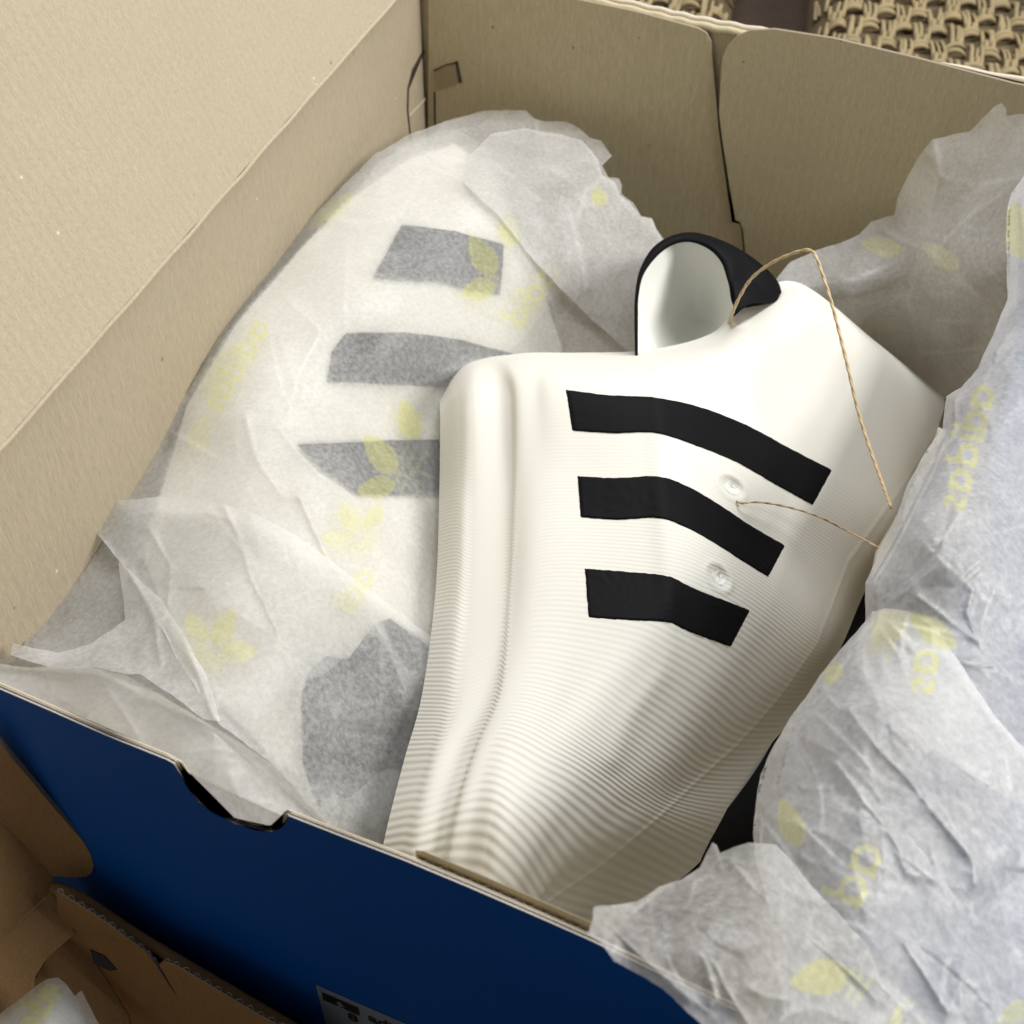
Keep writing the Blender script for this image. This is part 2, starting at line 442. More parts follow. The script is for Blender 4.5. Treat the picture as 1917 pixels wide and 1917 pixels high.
def cushion(o3, ax, ay, nx, ny, seed, label):
    """slab with woven straw cover; o3 corner, ax / ay unit directions in the plane, sizes in cells"""
    r = random.Random(seed)
    o3 = np.array(o3, float); ax = nrm(ax); ay = nrm(ay); az = np.cross(ax, ay)
    root = thing('woven_cushion', label, 'cushion', tuple(o3), 'woven seat cushions behind the box')
    cw, ch = .0205, .0230
    Wd, Ht = nx*cw, ny*ch
    def P(a, b, c):
        # edges roll over
        e = min(a, Wd-a, b, Ht-b); dz = -.018*max(0, 1-e/.02)**2
        return o3+ax*a+ay*b+az*(c+dz)
    V = []; Fc = []
    n = 24
    for j in range(n):
        for i in range(n): V.append(P(Wd*i/(n-1), Ht*j/(n-1), -.0022))
    Fc = grid_faces(n, n); b0 = len(V)
    ringi = [i for i in range(n)]+[j*n+n-1 for j in range(1, n)]+[(n-1)*n+i for i in range(n-2, -1, -1)]+[j*n for j in range(n-2, 0, -1)]
    for i in ringi: V.append(V[i]-az*.07)
    for k in range(len(ringi)):
        k2 = (k+1) % len(ringi); Fc.append((ringi[k], b0+k, b0+k2, ringi[k2]))
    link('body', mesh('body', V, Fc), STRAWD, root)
    V = []; Fc = []
    def strand(a0, b0_, a1, b1, rad, lift):
        base = len(V); m = 6; sg = 6
        d = nrm([a1-a0, b1-b0_]); pr = (-d[1], d[0]); wob = r.uniform(-.0004, .0004)
        for i in range(m+1):
            f = i/m; a = a0+(a1-a0)*f+pr[0]*wob*math.sin(3*f); b = b0_+(b1-b0_)*f+pr[1]*wob*math.sin(3*f)
            h = lift*math.sin(math.pi*f)**.6-.0012
            c = P(a, b, h)
            for k in range(sg):
                q = 2*math.pi*k/sg
                side = (ax*pr[0]+ay*pr[1])*math.cos(q)*rad+az*math.sin(q)*rad
                V.append(c+side)
        for i in range(m):
            for k in range(sg):
                a, b = base+i*sg+k, base+i*sg+(k+1) % sg
                Fc.append((a, b, b+sg, a+sg))
    for j in range(ny):
        for i in range(nx):
            x = i*cw+(j % 2)*cw/2; y = j*ch
            if x > Wd-.02: continue
            k = 3
            for q in range(k):
                xx = x+.002+q*.0031+r.uniform(-.0011, .0011)
                strand(xx, y-.004+r.uniform(-.002, .002), xx+r.uniform(-.003, .003), y+ch*.95+r.uniform(-.004, .004), .00135+r.uniform(-.0004, .0004), .0034)
            x2 = x+.0105
            for q in range(2):
                yy = y+.006+q*.005+r.uniform(-.0006, .0006)
                strand(x2-.003, yy, x2+.0105, yy+r.uniform(-.001, .007), .0018+r.uniform(-.0003, .0003), .0038)
            for q in range(2):
                xx = x2+.002+q*.0042
                strand(xx, y+.0145, xx+.001, y+ch+.005, .0016, .0030)
    link('weave', mesh('weave', V, Fc), STRAW, root, kind='stuff')
    return root
def on_seat(x, y): return onpl([(x, y)], (0, 0, .02), (0, 0, 1))[0]
A = on_seat(1512, 140); B = on_seat(1530, -60); up = nrm(B-A); rt2 = np.array([up[1], -up[0], 0])
cushion(A-up*.03, rt2, up, 16, 16, 3, 'woven straw cushion behind the open blue box, the larger one at its right')
A = on_seat(1350, 60); B = on_seat(1368, -60); up = nrm(B-A); rt2 = np.array([up[1], -up[0], 0])
cushion(A-up*.02-rt2*.385, rt2, up, 19, 14, 5, 'woven straw cushion of which a sliver shows over the back edge of the box')

# ------------------------------------------------------------------ blue shoe box
ZT = .14; YF = .110; YB = .499; ZB = -.03
box = thing('shoe_box', 'open blue box with kraft inside and a finger notch, holding the shoes', 'shoe box', (-.12, .30, ZB))
PF = (0, YF, 0); NF = (0, 1, 0)
top_px = [(-120, 1242), (-60, 1266), (0, 1290), (100, 1333), (200, 1377), (262, 1402), (312, 1422), (326, 1430), (337, 1448), (350, 1474), (372, 1502), (398, 1522), (440, 1542), (480, 1555), (508, 1557), (526, 1551), (536, 1540), (540, 1527), (640, 1566), (760, 1612), (880, 1662), (1000, 1714), (1100, 1758), (1200, 1806), (1300, 1855), (1380, 1893)]
def front_outline(y, off=0, pts=top_px):
    p = onpl([(a, b+off) for a, b in pts], (0, y, 0), NF)
    # straight parts follow the box top
    return p
tp = front_outline(YF)
in_px = []
for k_, (a_, b_) in enumerate(top_px):
    if a_ < 330 or a_ > 539: in_px.append((a_, b_-9))
in_px = in_px[:in_px.index([q for q in in_px if q[0] > 539][0])]+[(341, 1429), (356, 1452), (370, 1478), (387, 1503), (403, 1519), (440, 1535), (480, 1547), (508, 1550), (525, 1545), (533, 1535), (536, 1519)]+[q for q in in_px if q[0] > 539]
tpo = tp; tpi = onpl(in_px, (0, YF+.0021, 0), NF)
x0f, x1f = tp[0, 0], tp[-1, 0]
def front_board(name, y, th, dz, mat, side, label=None, sub=0, wob=0):
    tp = tpo if y < YF+.0011 else tpi
    P = [np.array([p[0], y, p[2]+dz+(wob*math.sin(p[0]*160) if wob else 0)]) for p in tp]
    P += [np.array([x1f, y, ZB+.001]), np.array([x0f, y, ZB+.001])]
    return board(name, P, th, (0, 1, 0), [mat, side], box, label, mats_side=1)
fp = front_board('end_panel', YF, .0003, 0, BLUE, CREAM, 'blue printed end panel with finger notch')
def flute_mesh(name, xs, y0, y1, dz, period, depth_=.02):
    tp = tpo if y0 < YF+.0010 else tpi
    dz = dz-.0003
    n = int((xs[1]-xs[0])/period*8); X = np.linspace(xs[0], xs[1], n)
    Z = np.interp(X, tp[:, 0], tp[:, 2])+dz
    Y = (y0+y1)/2+(y1-y0)/2*np.clip(1.4*np.sin(X/period*6.283), -1, 1)
    V = np.concatenate([np.stack([X, Y, Z], 1), np.stack([X, Y, Z-depth_], 1), np.stack([X, Y+.00013, Z-depth_], 1), np.stack([X, Y+.00013, Z], 1), np.stack([X, Y, Z], 1)])
    return mesh(name, V, grid_faces(5, n), False)
link('fluting', flute_mesh('fluting', (x0f, x1f), YF+.00032, YF+.00078, -.0002, .0030), CREAM, box)
front_board('board_liner', YF+.0008, .0002, -.0001, CREAM, CREAM)
front_board('inner_liner', YF+.0012, .0002, .0001, K_BACK, EDGE)
link('fluting', flute_mesh('fluting', (x0f, x1f), YF+.00142, YF+.0021, .0001, .0034), CREAM, box)
front_board('inner_liner', YF+.0021, .0003, .0003, K_BACK, CREAM)
# raised torn inner board at the right half of the edge
xr0 = onpl([(762, 1608)], PF, NF)[0][0]; xr1 = onpl([(1108, 1750)], PF, NF)[0][0]
def strip_board(name, xa, xb, y, th, dz):
    X = np.linspace(xa, xb, 40); Z = np.interp(X, tp[:, 0], tp[:, 2])+dz-.0012*np.clip(1-(X-xa)/.002, 0, 1)
    P = [(x, y, z) for x, z in zip(X, Z)]+[(xb, y, .08), (xa, y, .08)]
    return board(name, P, th, (0, 1, 0), [K_BACK, EDGE], box, mats_side=1)
link('fluting', flute_mesh('fluting', (xr0+.0004, xr1), YF+.0025, YF+.0033, .0002, .0034), CREAM, box)
strip_board('tuck_flap', xr0, xr1, YF+.0034, .0002, -.0001)

# left panel, hinge crease and lid: hinge traced along the rim plane
hin = onpl([(0, 840), (738, 0)], (0, 0, ZT), (0, 0, 1))
hd = nrm(hin[1]-hin[0]); hA = hin[0]-hd*.16; hB = hin[1]+hd*.030
nl = nrm(np.cross(hd, (0, 0, 1)))    # points to +x side
if nl[0] < 0: nl = -nl
LW = (hin[0], nl)
cB = np.array([hB[0], hB[1], 0])
# wall: right end is the cut edge seen at x 765..805 in the photograph
ce = onpl([(803, -30), (804, 78), (790, 98), (772, 130), (763, 165), (762, 205), (766, 245), (775, 330)], *LW)
P = [np.array([hA[0], hA[1], ZT]), np.array([hB[0]-hd[0]*.002, hB[1]-hd[1]*.002, ZT])]
P[1] = np.array([ce[0][0], ce[0][1], ZT])
P += list(ce)+[np.array([ce[-1][0], ce[-1][1], ZB]), np.array([hA[0], hA[1], ZB])]
board('side_panel', P, .0014, -nl, [K_LEFT, EDGE], box, 'kraft left wall with a slanted cut end', mats_side=1)
# the lower board behind the cut
off = -nl*.0034
P = [hA*[1, 1, 0]+[0, 0, ZT-.002]+off, np.array([*(hB[:2]), ZT-.002])+off, np.array([*(hB[:2]), ZB])+off, hA*[1, 1, 0]+[0, 0, ZB]+off]
board('side_panel_outer', P, .0014, -nl, [K_BACK, EDGE], box, mats_side=1)
# corner tab visible beyond the cut
ct = onpl([(800, 95), (812, 84), (813, 340), (764, 340), (764, 170), (775, 130)], LW[0]+nl*.00005, LW[1])
board('corner_tab', ct, .0012, -nl, [K_LEFT, EDGE], box, mats_side=1)
fl = onpl([(765, 214), (811, 165), (811, 170), (766, 219)], LW[0]+nl*.00035, LW[1])
board('tab_fold', fl, .0003, nl, CREAM, box)
cutl = [(803, -30), (804, 78), (790, 98), (772, 130), (763, 165), (762, 205), (766, 245), (775, 330)]
board('cut_edge', onpl(cutl+[(x+3, y+2) for x, y in cutl[::-1]], LW[0]+nl*.0002, LW[1]), .0006, -nl, plain('cut_dark', (.06, .045, .03), .9), box)
# lid, folded back beyond the hinge
ld = nrm(-nl*.42+np.array([0, 0, .9]))
lidn = nrm(np.cross(hd, ld));
if lidn[0] < 0: lidn = -lidn
g = np.array([0, 0, .0006])
hC = hB+hd*.03
P = [hA+g, hC+g, hC+g+ld*.26, hA+g+ld*.26]
nseg = 30
board('lid', P, .0016, -lidn, [K_LEFT, EDGE], box, 'kraft inner face of the lid folded back on the left', mats_side=1)
# hinge: pressed crease, a soft rounded roll
Pc = [hA+hd*(k/40*np.linalg.norm(hC-hA))+nl*(.0004+.00016*math.sin(k*1.9))+np.array([0, 0, .0002*math.sin(k*2.3)]) for k in range(41)]
tube('hinge_crease', Pc, .0008, K_LEFT, box, 8, 160)

# back wall: outer board and two folded-over flaps with a gap
xbl, xbr = -.262, .026
P = [(xbl-.01, YB+.003, ZT+.001), (xbr, YB+.003, ZT+.001), (xbr, YB+.003, ZB), (xbl-.01, YB+.003, ZB)]
board('back_panel', P, .0015, (0, 1, 0), [K_BACK, EDGE], box, mats_side=1)
NB = (0, 1, 0)
f1 = onpl([(802, -70), (802, 400), (1000, 560), (1400, 640), (1392, 480), (1387, 425), (1384, 419), (1370, 416), (1360, 350), (1345, 240), (1342, 205), (1336, 140), (1330, 78), (1322, 62), (1306, 53), (1190, 22), (1060, -5), (950, -34)], (0, YB, 0), NB)
f1 = np.array(f1); 
board('folded_flap', f1, .0014, NB, [K_BACK, EDGE], box, 'left flap of the back wall', mats_side=1)
f2 = onpl([(1960, 168), (1900, 157), (1720, 110), (1560, 72), (1450, 55), (1405, 57), (1380, 67), (1362, 85), (1352, 110), (1349, 150), (1346, 210), (1352, 260), (1367, 355), (1377, 412), (1386, 416), (1391, 430), (1396, 480), (1410, 640), (1960, 640)], (0, YB-.0011, 0), NB)
board('folded_flap', f2, .0014, NB, [K_BACK, EDGE], box, 'right flap of the back wall', mats_side=1)
# rolled top edge over the back wall
P = onpl([(700, -98), (1000, -30), (1190, 13), (1310, 40), (1450, 66), (1700, 115), (1990, 170)], (0, YB+.0042, 0), NB)
Pr = catmull(P, np.linspace(0, len(P)-1, 60)); Pr = Pr+np.stack([np.zeros(60), np.zeros(60), .0003*np.sin(np.arange(60)*1.7)], 1)
for dz, dy, rr in ((-.0012, -.0012, .0017), (.0004, .0012, .0013)):
    tube('folded_rim', Pr+np.array([0, dy, dz]), rr, K_BACK if dz < 0 else CREAM, box, 8, 90)
# locking slot near the corner
for q in ([(812, 131), (836, 120), (855, 116), (856, 118), (836, 122), (812, 134)], [(852, 115), (857, 114), (865, 154), (860, 156)], [(812, 172), (815, 172), (818, 340), (815, 340)]):
    board('slot_cut', onpl(q, (0, YB-.0002, 0), NB), .0003, (0, -1, 0), plain('slot_dark', (.07, .05, .03), .9), box)
board('slot_tab', onpl([(814, 134), (850, 121), (857, 156), (816, 170)], (0, YB-.0004, 0), NB), .0002, (0, -1, 0), plain('kraft_tab', (.37, .30, .18), .85), box)
# right and bottom panels
board('side_panel', [(.004, YF+.004, ZT-.055), (.024, YB, ZT-.010), (.024, YB, ZB), (.004, YF+.004, ZB)], .0016, (1, 0, 0), [K_LEFT, EDGE], box, mats_side=1)
board('bottom_panel', [(-.28, YF+.003, ZB), (.026, YF+.003, ZB), (.026, YB+.003, ZB), (-.28, YB+.003, ZB)], .0015, (0, 0, 1), [K_LEFT, EDGE], box, mats_side=1)

# label on the end panel
lo = onpl([(592, 1844), (900, 1977), (960, 2160), (660, 2150)], (0, YF-.0002, 0), NF)
lo[3][0] = lo[0][0]+.001; lo[2][0] = lo[1][0]
lab = board('size_label', lo, .0002, (0, -1, 0), LABELP, box, 'size sticker')
L0 = lo[0]; ex = nrm(lo[1]-lo[0]); ez = np.array([0, 0, -1.])
def lp(a, b): return L0+ex*a+ez*b
def decal(name, pts2, mat):
    yy = YF-.00055
    V = [np.array(lp(a, b)) for a, b in pts2]
    for v in V: v[1] = yy
    o = link(name, mesh(name, V, [tuple(range(len(V)))], False), mat, lab); return o
decal('pictogram_field', [(.0015, .0022), (.0125, .0022), (.0125, .0072), (.0015, .0072)], INK)
def text_decal(s, a, b, size, mat, bold=.02):
    V, T = text_tris(s, bold)
    W3 = [np.array(lp(a+v[0]*size, b-v[1]*size)) for v in V]
    for v in W3: v[1] = YF-.00055
    link('lettering', mesh('lettering', W3, T.tolist(), False), mat, lab)
text_decal('adiFOM', .0150, .0076, .0066, INK, .03)
text_decal('8', .0085, .0126, .0062, INK, .03)
# walking figure pictogram
fg = [[(.0066, .0028), (.0074, .0028), (.0074, .0036), (.0066, .0036)], [(.0064, .0038), (.0077, .0038), (.0075, .0053), (.0066, .0053)],
      [(.0064, .0038), (.0066, .0042), (.0058, .0049), (.0056, .0046)], [(.0077, .0038), (.0086, .0048), (.0083, .0050), (.0075, .0043)],
      [(.0066, .0053), (.0071, .0053), (.0062, .0069), (.0058, .0067)], [(.0071, .0053), (.0075, .0053), (.0083, .0067), (.0079, .0069)]]
for k, q in enumerate(fg):
    V = [np.array(lp(a, b)) for a, b in q]
    for v in V: v[1] = YF-.0008-.00002*k
    if k == 0: VV, FF = [], []
    FF.append(tuple(range(len(VV), len(VV)+4))); VV += V
link('walking_figure', mesh('walking_figure', VV, FF, False), LABELP, lab)

# ------------------------------------------------------------------ white foam shoe
rows = [
 [(829,730),(846,699),(872,680),(910,669),(952,664),(998,660),(1090,660),(1215,655),(1330,625),(1388,570),(1490,528),(1640,640),(1767,745)],
 [(823,756),(844,726),(878,702),(914,692),(955,686),(1000,682),(1080,684),(1218,684),(1330,668),(1405,640),(1520,600),(1655,690),(1764,775)],
 [(824,792),(846,772),(880,765),(918,752),(960,745),(1002,733),(1056,727),(1225,741),(1330,768),(1430,812),(1560,880),(1668,945),(1712,925)],
 [(822,940),(846,930),(882,940),(920,908),(960,918),(1008,893),(1078,889),(1235,892),(1330,932),(1400,972),(1484,1025),(1582,1094),(1620,1106)],
 [(815,1110),(840,1104),(876,1114),(914,1082),(952,1094),(1005,1065),(1092,1061),(1250,1078),(1320,1104),(1372,1130),(1432,1172),(1512,1234),(1562,1236)],
 [(790,1300),(818,1301),(856,1304),(895,1280),(935,1285),(985,1276),(1040,1288),(1100,1312),(1152,1348),(1204,1384),(1254,1420),(1312,1456),(1432,1462)],
 [(756,1425),(784,1422),(812,1422),(850,1404),(885,1402),(925,1392),(962,1402),(1012,1430),(1062,1456),(1108,1488),(1150,1520),(1208,1553),(1312,1612)],
 [(722,1560),(748,1553),(780,1554),(812,1537),(848,1532),(888,1526),(920,1530),(950,1552),(985,1588),(1008,1622),(1026,1650),(1048,1672),(1185,1712)],
 [(700,1680),(726,1690),(755,1705),(785,1712),(815,1722),(850,1735),(880,1745),(905,1760),(935,1778),(955,1790),(972,1798),(1000,1806),(1090,1815)]]
rt = [.474, .444, .427, .409, .387, .356, .340, .3255, .322]
ct_ = [.023, .0118, .0070, .0074, .0028, .0022, -.0005, -.006, -.0055, -.001, .008, .027, .055]
ct_toe = [.017, .0100, .0056, .0058, .0020, .0014, -.001, -.0025, .000, .004, .008, .015, .042]
R = np.array(rows, float)
for c_, dx in ((1, 11), (2, 6), (3, 30), (4, 8)): R[:, c_, 0] += dx*np.interp(np.arange(len(rows)), [0, 1, 2, 6, 8], [.15, .5, 1, 1, .7])
nr_, nc_ = R.shape[:2]
T0 = np.zeros((nr_, nc_))
for i in range(nr_):
    f = np.clip((i-4)/3, 0, 1)
    T0[i] = rt[i]+np.array(ct_)*(1-f)+np.array(ct_toe)*f
T0[0, 1:5] += .002
G = np.dstack([R, T0])
NV, NU = 420, 360
uu = np.linspace(0, nc_-1, NU); vv = np.linspace(0, nr_-1, NV)
mid = np.stack([catmull(G[i], uu) for i in range(nr_)])          # nr, NU, 3
SG = np.stack([catmull(mid[:, j], vv) for j in range(NU)], 1)      # NV, NU, 3
px, py, tt = SG[..., 0].ravel(), SG[..., 1].ravel(), SG[..., 2].ravel()
# moulded details: side ridge, centre seam, vents; string shadow shaped as a lip
def shoe_detail(px, py):
    d = np.zeros(len(px))
    q, s = seg_dist(px, py, [(1235, 700), (1238, 900), (1250, 1080), (1262, 1160), (1240, 1260), (1180, 1340), (1150, 1420)])
    d += .0008*np.exp(-(q/22)**2)
    q, s = seg_dist(px, py, [(1757, 800), (1692, 908), (1590, 1050), (1530, 1205), (1455, 1312), (1380, 1396), (1318, 1451), (1234, 1530), (1130, 1618), (1026, 1689)])
    d += .00035*np.exp(-(q/3.2)**2)
    q, s = seg_dist(px, py, [(1440, 508), (1500, 540), (1545, 585), (1570, 640), (1580, 700), (1580, 740)])
    d += (.0015*np.exp(-q/14)*(s > 0))*np.clip((760-py)/120, 0, 1)
    for cx, cy, a in ((1370, 912, 40), (1346, 1080, 52)):
        ca, sa = math.cos(math.radians(a)), math.sin(math.radians(a))
        u = (px-cx)*ca+(py-cy)*sa; v = -(px-cx)*sa+(py-cy)*ca
        r = (u/25)**2+(v/15)**2
        d += -.0022*np.exp(-r*1.6)+.0005*np.exp(-((np.sqrt(r)-1.25)/.25)**2)
        pass
    return d
tt = tt-shoe_detail(px, py)
V = unp(px, py, tt)
dv = np.interp(vv, [0, 1, 2, 3, 4, 5, 6, 7, 8], [6, 14, 24, 26, 27, 20, 9.5, 8, 8])
ph = np.r_[0, np.cumsum((dv[1:]+dv[:-1])/2*np.diff(vv))]
rib = np.repeat(ph, NU)
amp_v = np.interp(vv, [0, 1, 2, 3, 4, 5, 6, 7, 8], [0, .0, .05, .13, .30, .62, .9, 1.0, .9])
amp_u = np.interp(uu, [0, 4, 5, 7, 8, 10, 11, 12], [.75, .8, .8, .9, .95, .8, .4, .15])
ribamp = np.outer(amp_v, amp_u).ravel()
shoe_t = tps([(G[i, j, 0], G[i, j, 1], G[i, j, 2]) for i in range(nr_) for j in range(0, nc_)])
shoe = thing('shoe', 'unwrapped cream white foam shoe with three black stripes, lying on its side', 'shoe', (-.06, .24, 0))
V3 = V.reshape(NV, NU, 3)
js = int(5.35/(nc_-1)*(NU-1))
def shoe_part(name, j0, j1, label=None):
    sub = V3[:, j0:j1+1].reshape(-1, 3); n = j1-j0+1
    idx = (np.arange(NV)[:, None]*NU+np.arange(j0, j1+1)[None]).ravel()
    return link(name, mesh(name, sub, grid_faces(NV, n), True, {'rib': rib[idx], 'ribamp': ribamp[idx]}), FOAM, shoe, label)
shoe_part('sole', 0, js, 'ribbed foam sole with two grooves')
upper = shoe_part('upper', js, NU-1)
# far side of the shoe, closing the shell
ring = [V3[0, j] for j in range(NU)]+[V3[i, NU-1] for i in range(1, NV)]+[V3[NV-1, j] for j in range(NU-2, -1, -1)]+[V3[i, 0] for i in range(NV-2, 0, -1)]
ring = np.array(ring)[::3]; cen = ring.mean(0)+FWD*.045
VV = []; nr2 = len(ring)
for s_, d_ in ((1, 0), (.985, .010), (.94, .024), (.84, .038), (.6, .048), (.3, .050), (.02, .050)):
    VV.append(ring*s_+cen*(1-s_)+FWD*(d_*1.0)*(1 if s_ > .5 else .6))
VV = np.concatenate(VV); FF = []
for i in range(6):
    for k in range(nr2):
        a, b = i*nr2+k, i*nr2+(k+1) % nr2; FF.append((a, b, b+nr2, a+nr2))
link('far_side', mesh('far_side', VV, FF), FOAM, shoe)
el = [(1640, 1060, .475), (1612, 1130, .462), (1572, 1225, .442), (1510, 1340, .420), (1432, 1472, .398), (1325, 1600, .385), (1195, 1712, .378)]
ribbon('gap_shade_strip', [(x-30, y-12, t) for x, y, t in el], [(x+55, y+38, t+.012) for x, y, t in el], WRAPBLACK, shoe, 50, 8, .002, 'black strip added to darken the gap at the right')  # black strip standing in for the shade between shoe and right tissue
# black stripes set in the upper
def stripe(top, bot):
    a = resample(top, 70, True); b = resample(bot, 70, True); V = []; nb = 24
    for k in range(nb):
        f = k/(nb-1); p = a*(1-f)+b*f
        jit = .9*np.array([math.sin(i*1.3+k)*math.cos(i*.47) for i in range(70)])*(1 if k in (0, nb-1) else 0)
        V.append(np.stack([p[:, 0], p[:, 1]+jit], 1))
    q = np.concatenate(V)
    # depth from the shoe surface itself (nearest grid sample, smoothed)
    return q, nb, 70
from mathutils.kdtree import KDTree
kd = KDTree(len(px)); 
for i in range(len(px)): kd.insert((px[i], py[i], 0), i)
kd.balance()
def surf_t(qx, qy):
    out = np.empty(len(qx)); rb = np.empty(len(qx)); ra = np.empty(len(qx))
    for i, (x, y) in enumerate(zip(qx, qy)):
        h = kd.find_n((x, y, 0), 4); ws = np.array([1/(d+.3) for _, _, d in h]); ids = [k for _, k, _ in h]
        ws /= ws.sum(); out[i] = ws@tt[ids]; rb[i] = ws@rib[ids]; ra[i] = ws@ribamp[ids]
    return out, rb, ra
for top, bot in (([(1055, 727), (1140, 738), (1222, 742), (1310, 760), (1400, 795), (1480, 838), (1562, 880)], [(1068, 808), (1150, 813), (1225, 812), (1300, 835), (1380, 868), (1450, 908), (1524, 949)]),
                 ([(1078, 889), (1150, 893), (1232, 890), (1290, 910), (1350, 945), (1410, 985), (1473, 1021)], [(1084, 970), (1155, 975), (1234, 972), (1290, 992), (1340, 1020), (1390, 1052), (1440, 1083)]),
                 ([(1092, 1062), (1170, 1068), (1248, 1076), (1290, 1095), (1330, 1112), (1370, 1127), (1407, 1142)], [(1100, 1158), (1175, 1163), (1250, 1167), (1280, 1180), (1310, 1192), (1340, 1203), (1369, 1213)])):
    q, nb, na = stripe(top, bot); t_, rb, ra = surf_t(q[:, 0], q[:, 1])
    edge = np.zeros((nb, na)); edge[[0, -1]] = 1; edge[:, [0, -1]] = 1
    t_ = t_-.00045+.0009*edge.ravel()
    link('stripe', mesh('stripe', unp(q[:, 0], q[:, 1], t_), grid_faces(nb, na), True, {'rib': rb, 'ribamp': ra*.12}), BLACK, shoe)
# ankle opening: pale inner wall (concave) with black collar around it
inn = [(1192, 668), (1191, 600), (1193, 555), (1203, 512), (1224, 476), (1258, 453), (1292, 447), (1328, 462), (1354, 492), (1368, 535), (1376, 580), (1380, 615), (1330, 655), (1250, 676)]
dcol = tps([(1190, 660, .462), (1192, 560, .463), (1225, 472, .468), (1290, 444, .474), (1355, 490, .474), (1374, 560, .470), (1380, 600, .466), (1330, 640, .480), (1290, 560, .497), (1320, 600, .498), (1240, 560, .481), (1250, 650, .484), (1290, 500, .488)])
link('lining', poly_mesh('lining', catmull(np.array(inn+[inn[0]], float), np.linspace(0, len(inn), 90))[:-1], dcol, 5), INNER, shoe)
outer = [(1190, 668, .4605), (1189, 600, .4605), (1190, 555, .461), (1198, 508, .463), (1220, 468, .466), (1250, 446, .469), (1290, 436, .471), (1335, 445, .473), (1385, 468, .470), (1430, 500, .467), (1455, 528, .466), (1462, 548, .467)]
inner = [(1193, 668, .4603), (1193, 600, .4603), (1194, 556, .4608), (1203, 515, .4620), (1228, 480, .464), (1258, 458, .467), (1292, 452, .4685), (1328, 466, .469), (1352, 492, .4655), (1364, 530, .4600), (1378, 575, .4580), (1445, 566, .4600)]
ribbon('collar', outer, inner, BLACK, shoe, 110, 12, .0022, 'black collar edge and heel tab', thick=.0006)
ribbon('heel_tab', [(1365, 515, .4620), (1372, 550, .4565), (1374, 592, .4540)], [(1462, 545, .4640), (1448, 566, .4590), (1400, 566, .4550)], BLACK, shoe, 30, 14, .0015, thick=.0006)
# outer medial wall behind the collar (so the opening is not a paper edge)
ribbon('collar_back', outer, [(a[0]+4, a[1]+6, a[2]+.035) for a in outer], BLACK, shoe, 60, 5, 0)
# vents
for cx, cy, a in ((1370, 912, 40), (1346, 1080, 52)):
    VV = []; n1, n2 = 20, 6
    ca, sa = math.cos(math.radians(a)), math.sin(math.radians(a)); qs = []
    for i in range(n2):
        for k in range(n1):
            r = (i+.2)/n2; th = 2*math.pi*k/n1; u, v = 21*r*math.cos(th), 12*r*math.sin(th)
            qs.append((cx+u*ca-v*sa, cy+u*sa+v*ca, u))
    qs = np.array(qs); t_, _, _ = surf_t(qs[:, 0], qs[:, 1])
    t_ = t_-.00015-.00022*np.sin(qs[:, 2]*.6)
    FF = []
    for i in range(n2-1):
        for k in range(n1):
            a_, b_ = i*n1+k, i*n1+(k+1) % n1; FF.append((a_, b_, b_+n1, a_+n1))
    FF.append(tuple(range(n1)))
    link('vent_hole', mesh('vent_hole', unp(qs[:, 0], qs[:, 1], t_), FF), INNER, shoe)

# ------------------------------------------------------------------ shoe wrapped in tissue on the left
wt = tps([(60,1190,.385),(180,1000,.415),(300,800,.440),(400,620,.458),(520,490,.487),(700,300,.530),(850,225,.562),(950,205,.572),(1060,230,.570),(1145,290,.560),(1230,420,.540),(1240,460,.532),
          (1190,640,.515),(1050,560,.505),(1000,450,.510),(900,350,.512),(800,450,.487),(650,560,.462),(750,600,.462),(900,620,.484),(560,700,.440),(750,800,.454),(500,850,.418),(700,950,.416),(850,900,.452),(850,740,.476),(840,1080,.428),
          (400,950,.408),(350,1100,.385),(550,1050,.392),(700,1150,.392),(850,1250,.400),(300,1250,.362),(500,1250,.362),(650,1350,.368),(200,1300,.350),(400,1450,.335),(600,1550,.345),(750,1600,.365),(0,1250,.365),(-60,1300,.355),(900,1500,.39),(1100,750,.50)])
wshoe = thing('wrapped_shoe', 'second white shoe with black stripes seen through the tissue at the left', 'shoe', (-.16, .28, 0))
dsh = lambda x, y: wt(x, y)+.0034+.0036*np.clip(.5+.9*np.sin(x*.011+y*.016+.4)*np.cos(y*.012-x*.006), 0, 1)
wp = [(268,1040),(300,930),(350,760),(440,610),(560,470),(660,370),(760,300),(850,270),(920,320),(960,420),(1010,520),(1050,650),(1040,740),(900,900),(880,1250),(790,1560),(640,1520),(520,1430),(420,1330),(330,1200)]
link('upper', poly_mesh('upper', wp, dsh, 10), FOAM, wshoe)
link('far_side', poly_mesh('far_side', [(x*.97+20, y*.97+26) for x, y in wp], lambda x, y: dsh(x, y)+.045, 40), FOAM, wshoe)
dgap = lambda x, y: .0036*np.clip(.5+.9*np.sin(x*.011+y*.016+.4)*np.cos(y*.012-x*.006), 0, 1)
dsk = lambda x, y: wt(x, y)+.0017+dgap(x, y)
for q in ([(752,421),(850,432),(943,458),(936,552),(880,545),(820,528),(698,521)],
          [(648,624),(760,622),(860,636),(960,662),(990,700),(900,730),(760,720),(612,714),(620,660)],
          [(556,832),(700,826),(850,822),(900,830),(900,925),(760,928),(668,925),(600,880)]):
    link('stripe', poly_mesh('stripe', q, dsk, 10), WRAPBLACK, wshoe)
q = [(650,1235),(680,1195),(705,1165),(730,1158),(790,1200),(850,1245),(850,1400),(770,1600),(735,1625),(650,1568),(590,1500),(566,1430),(564,1300),(580,1255),(610,1228)]
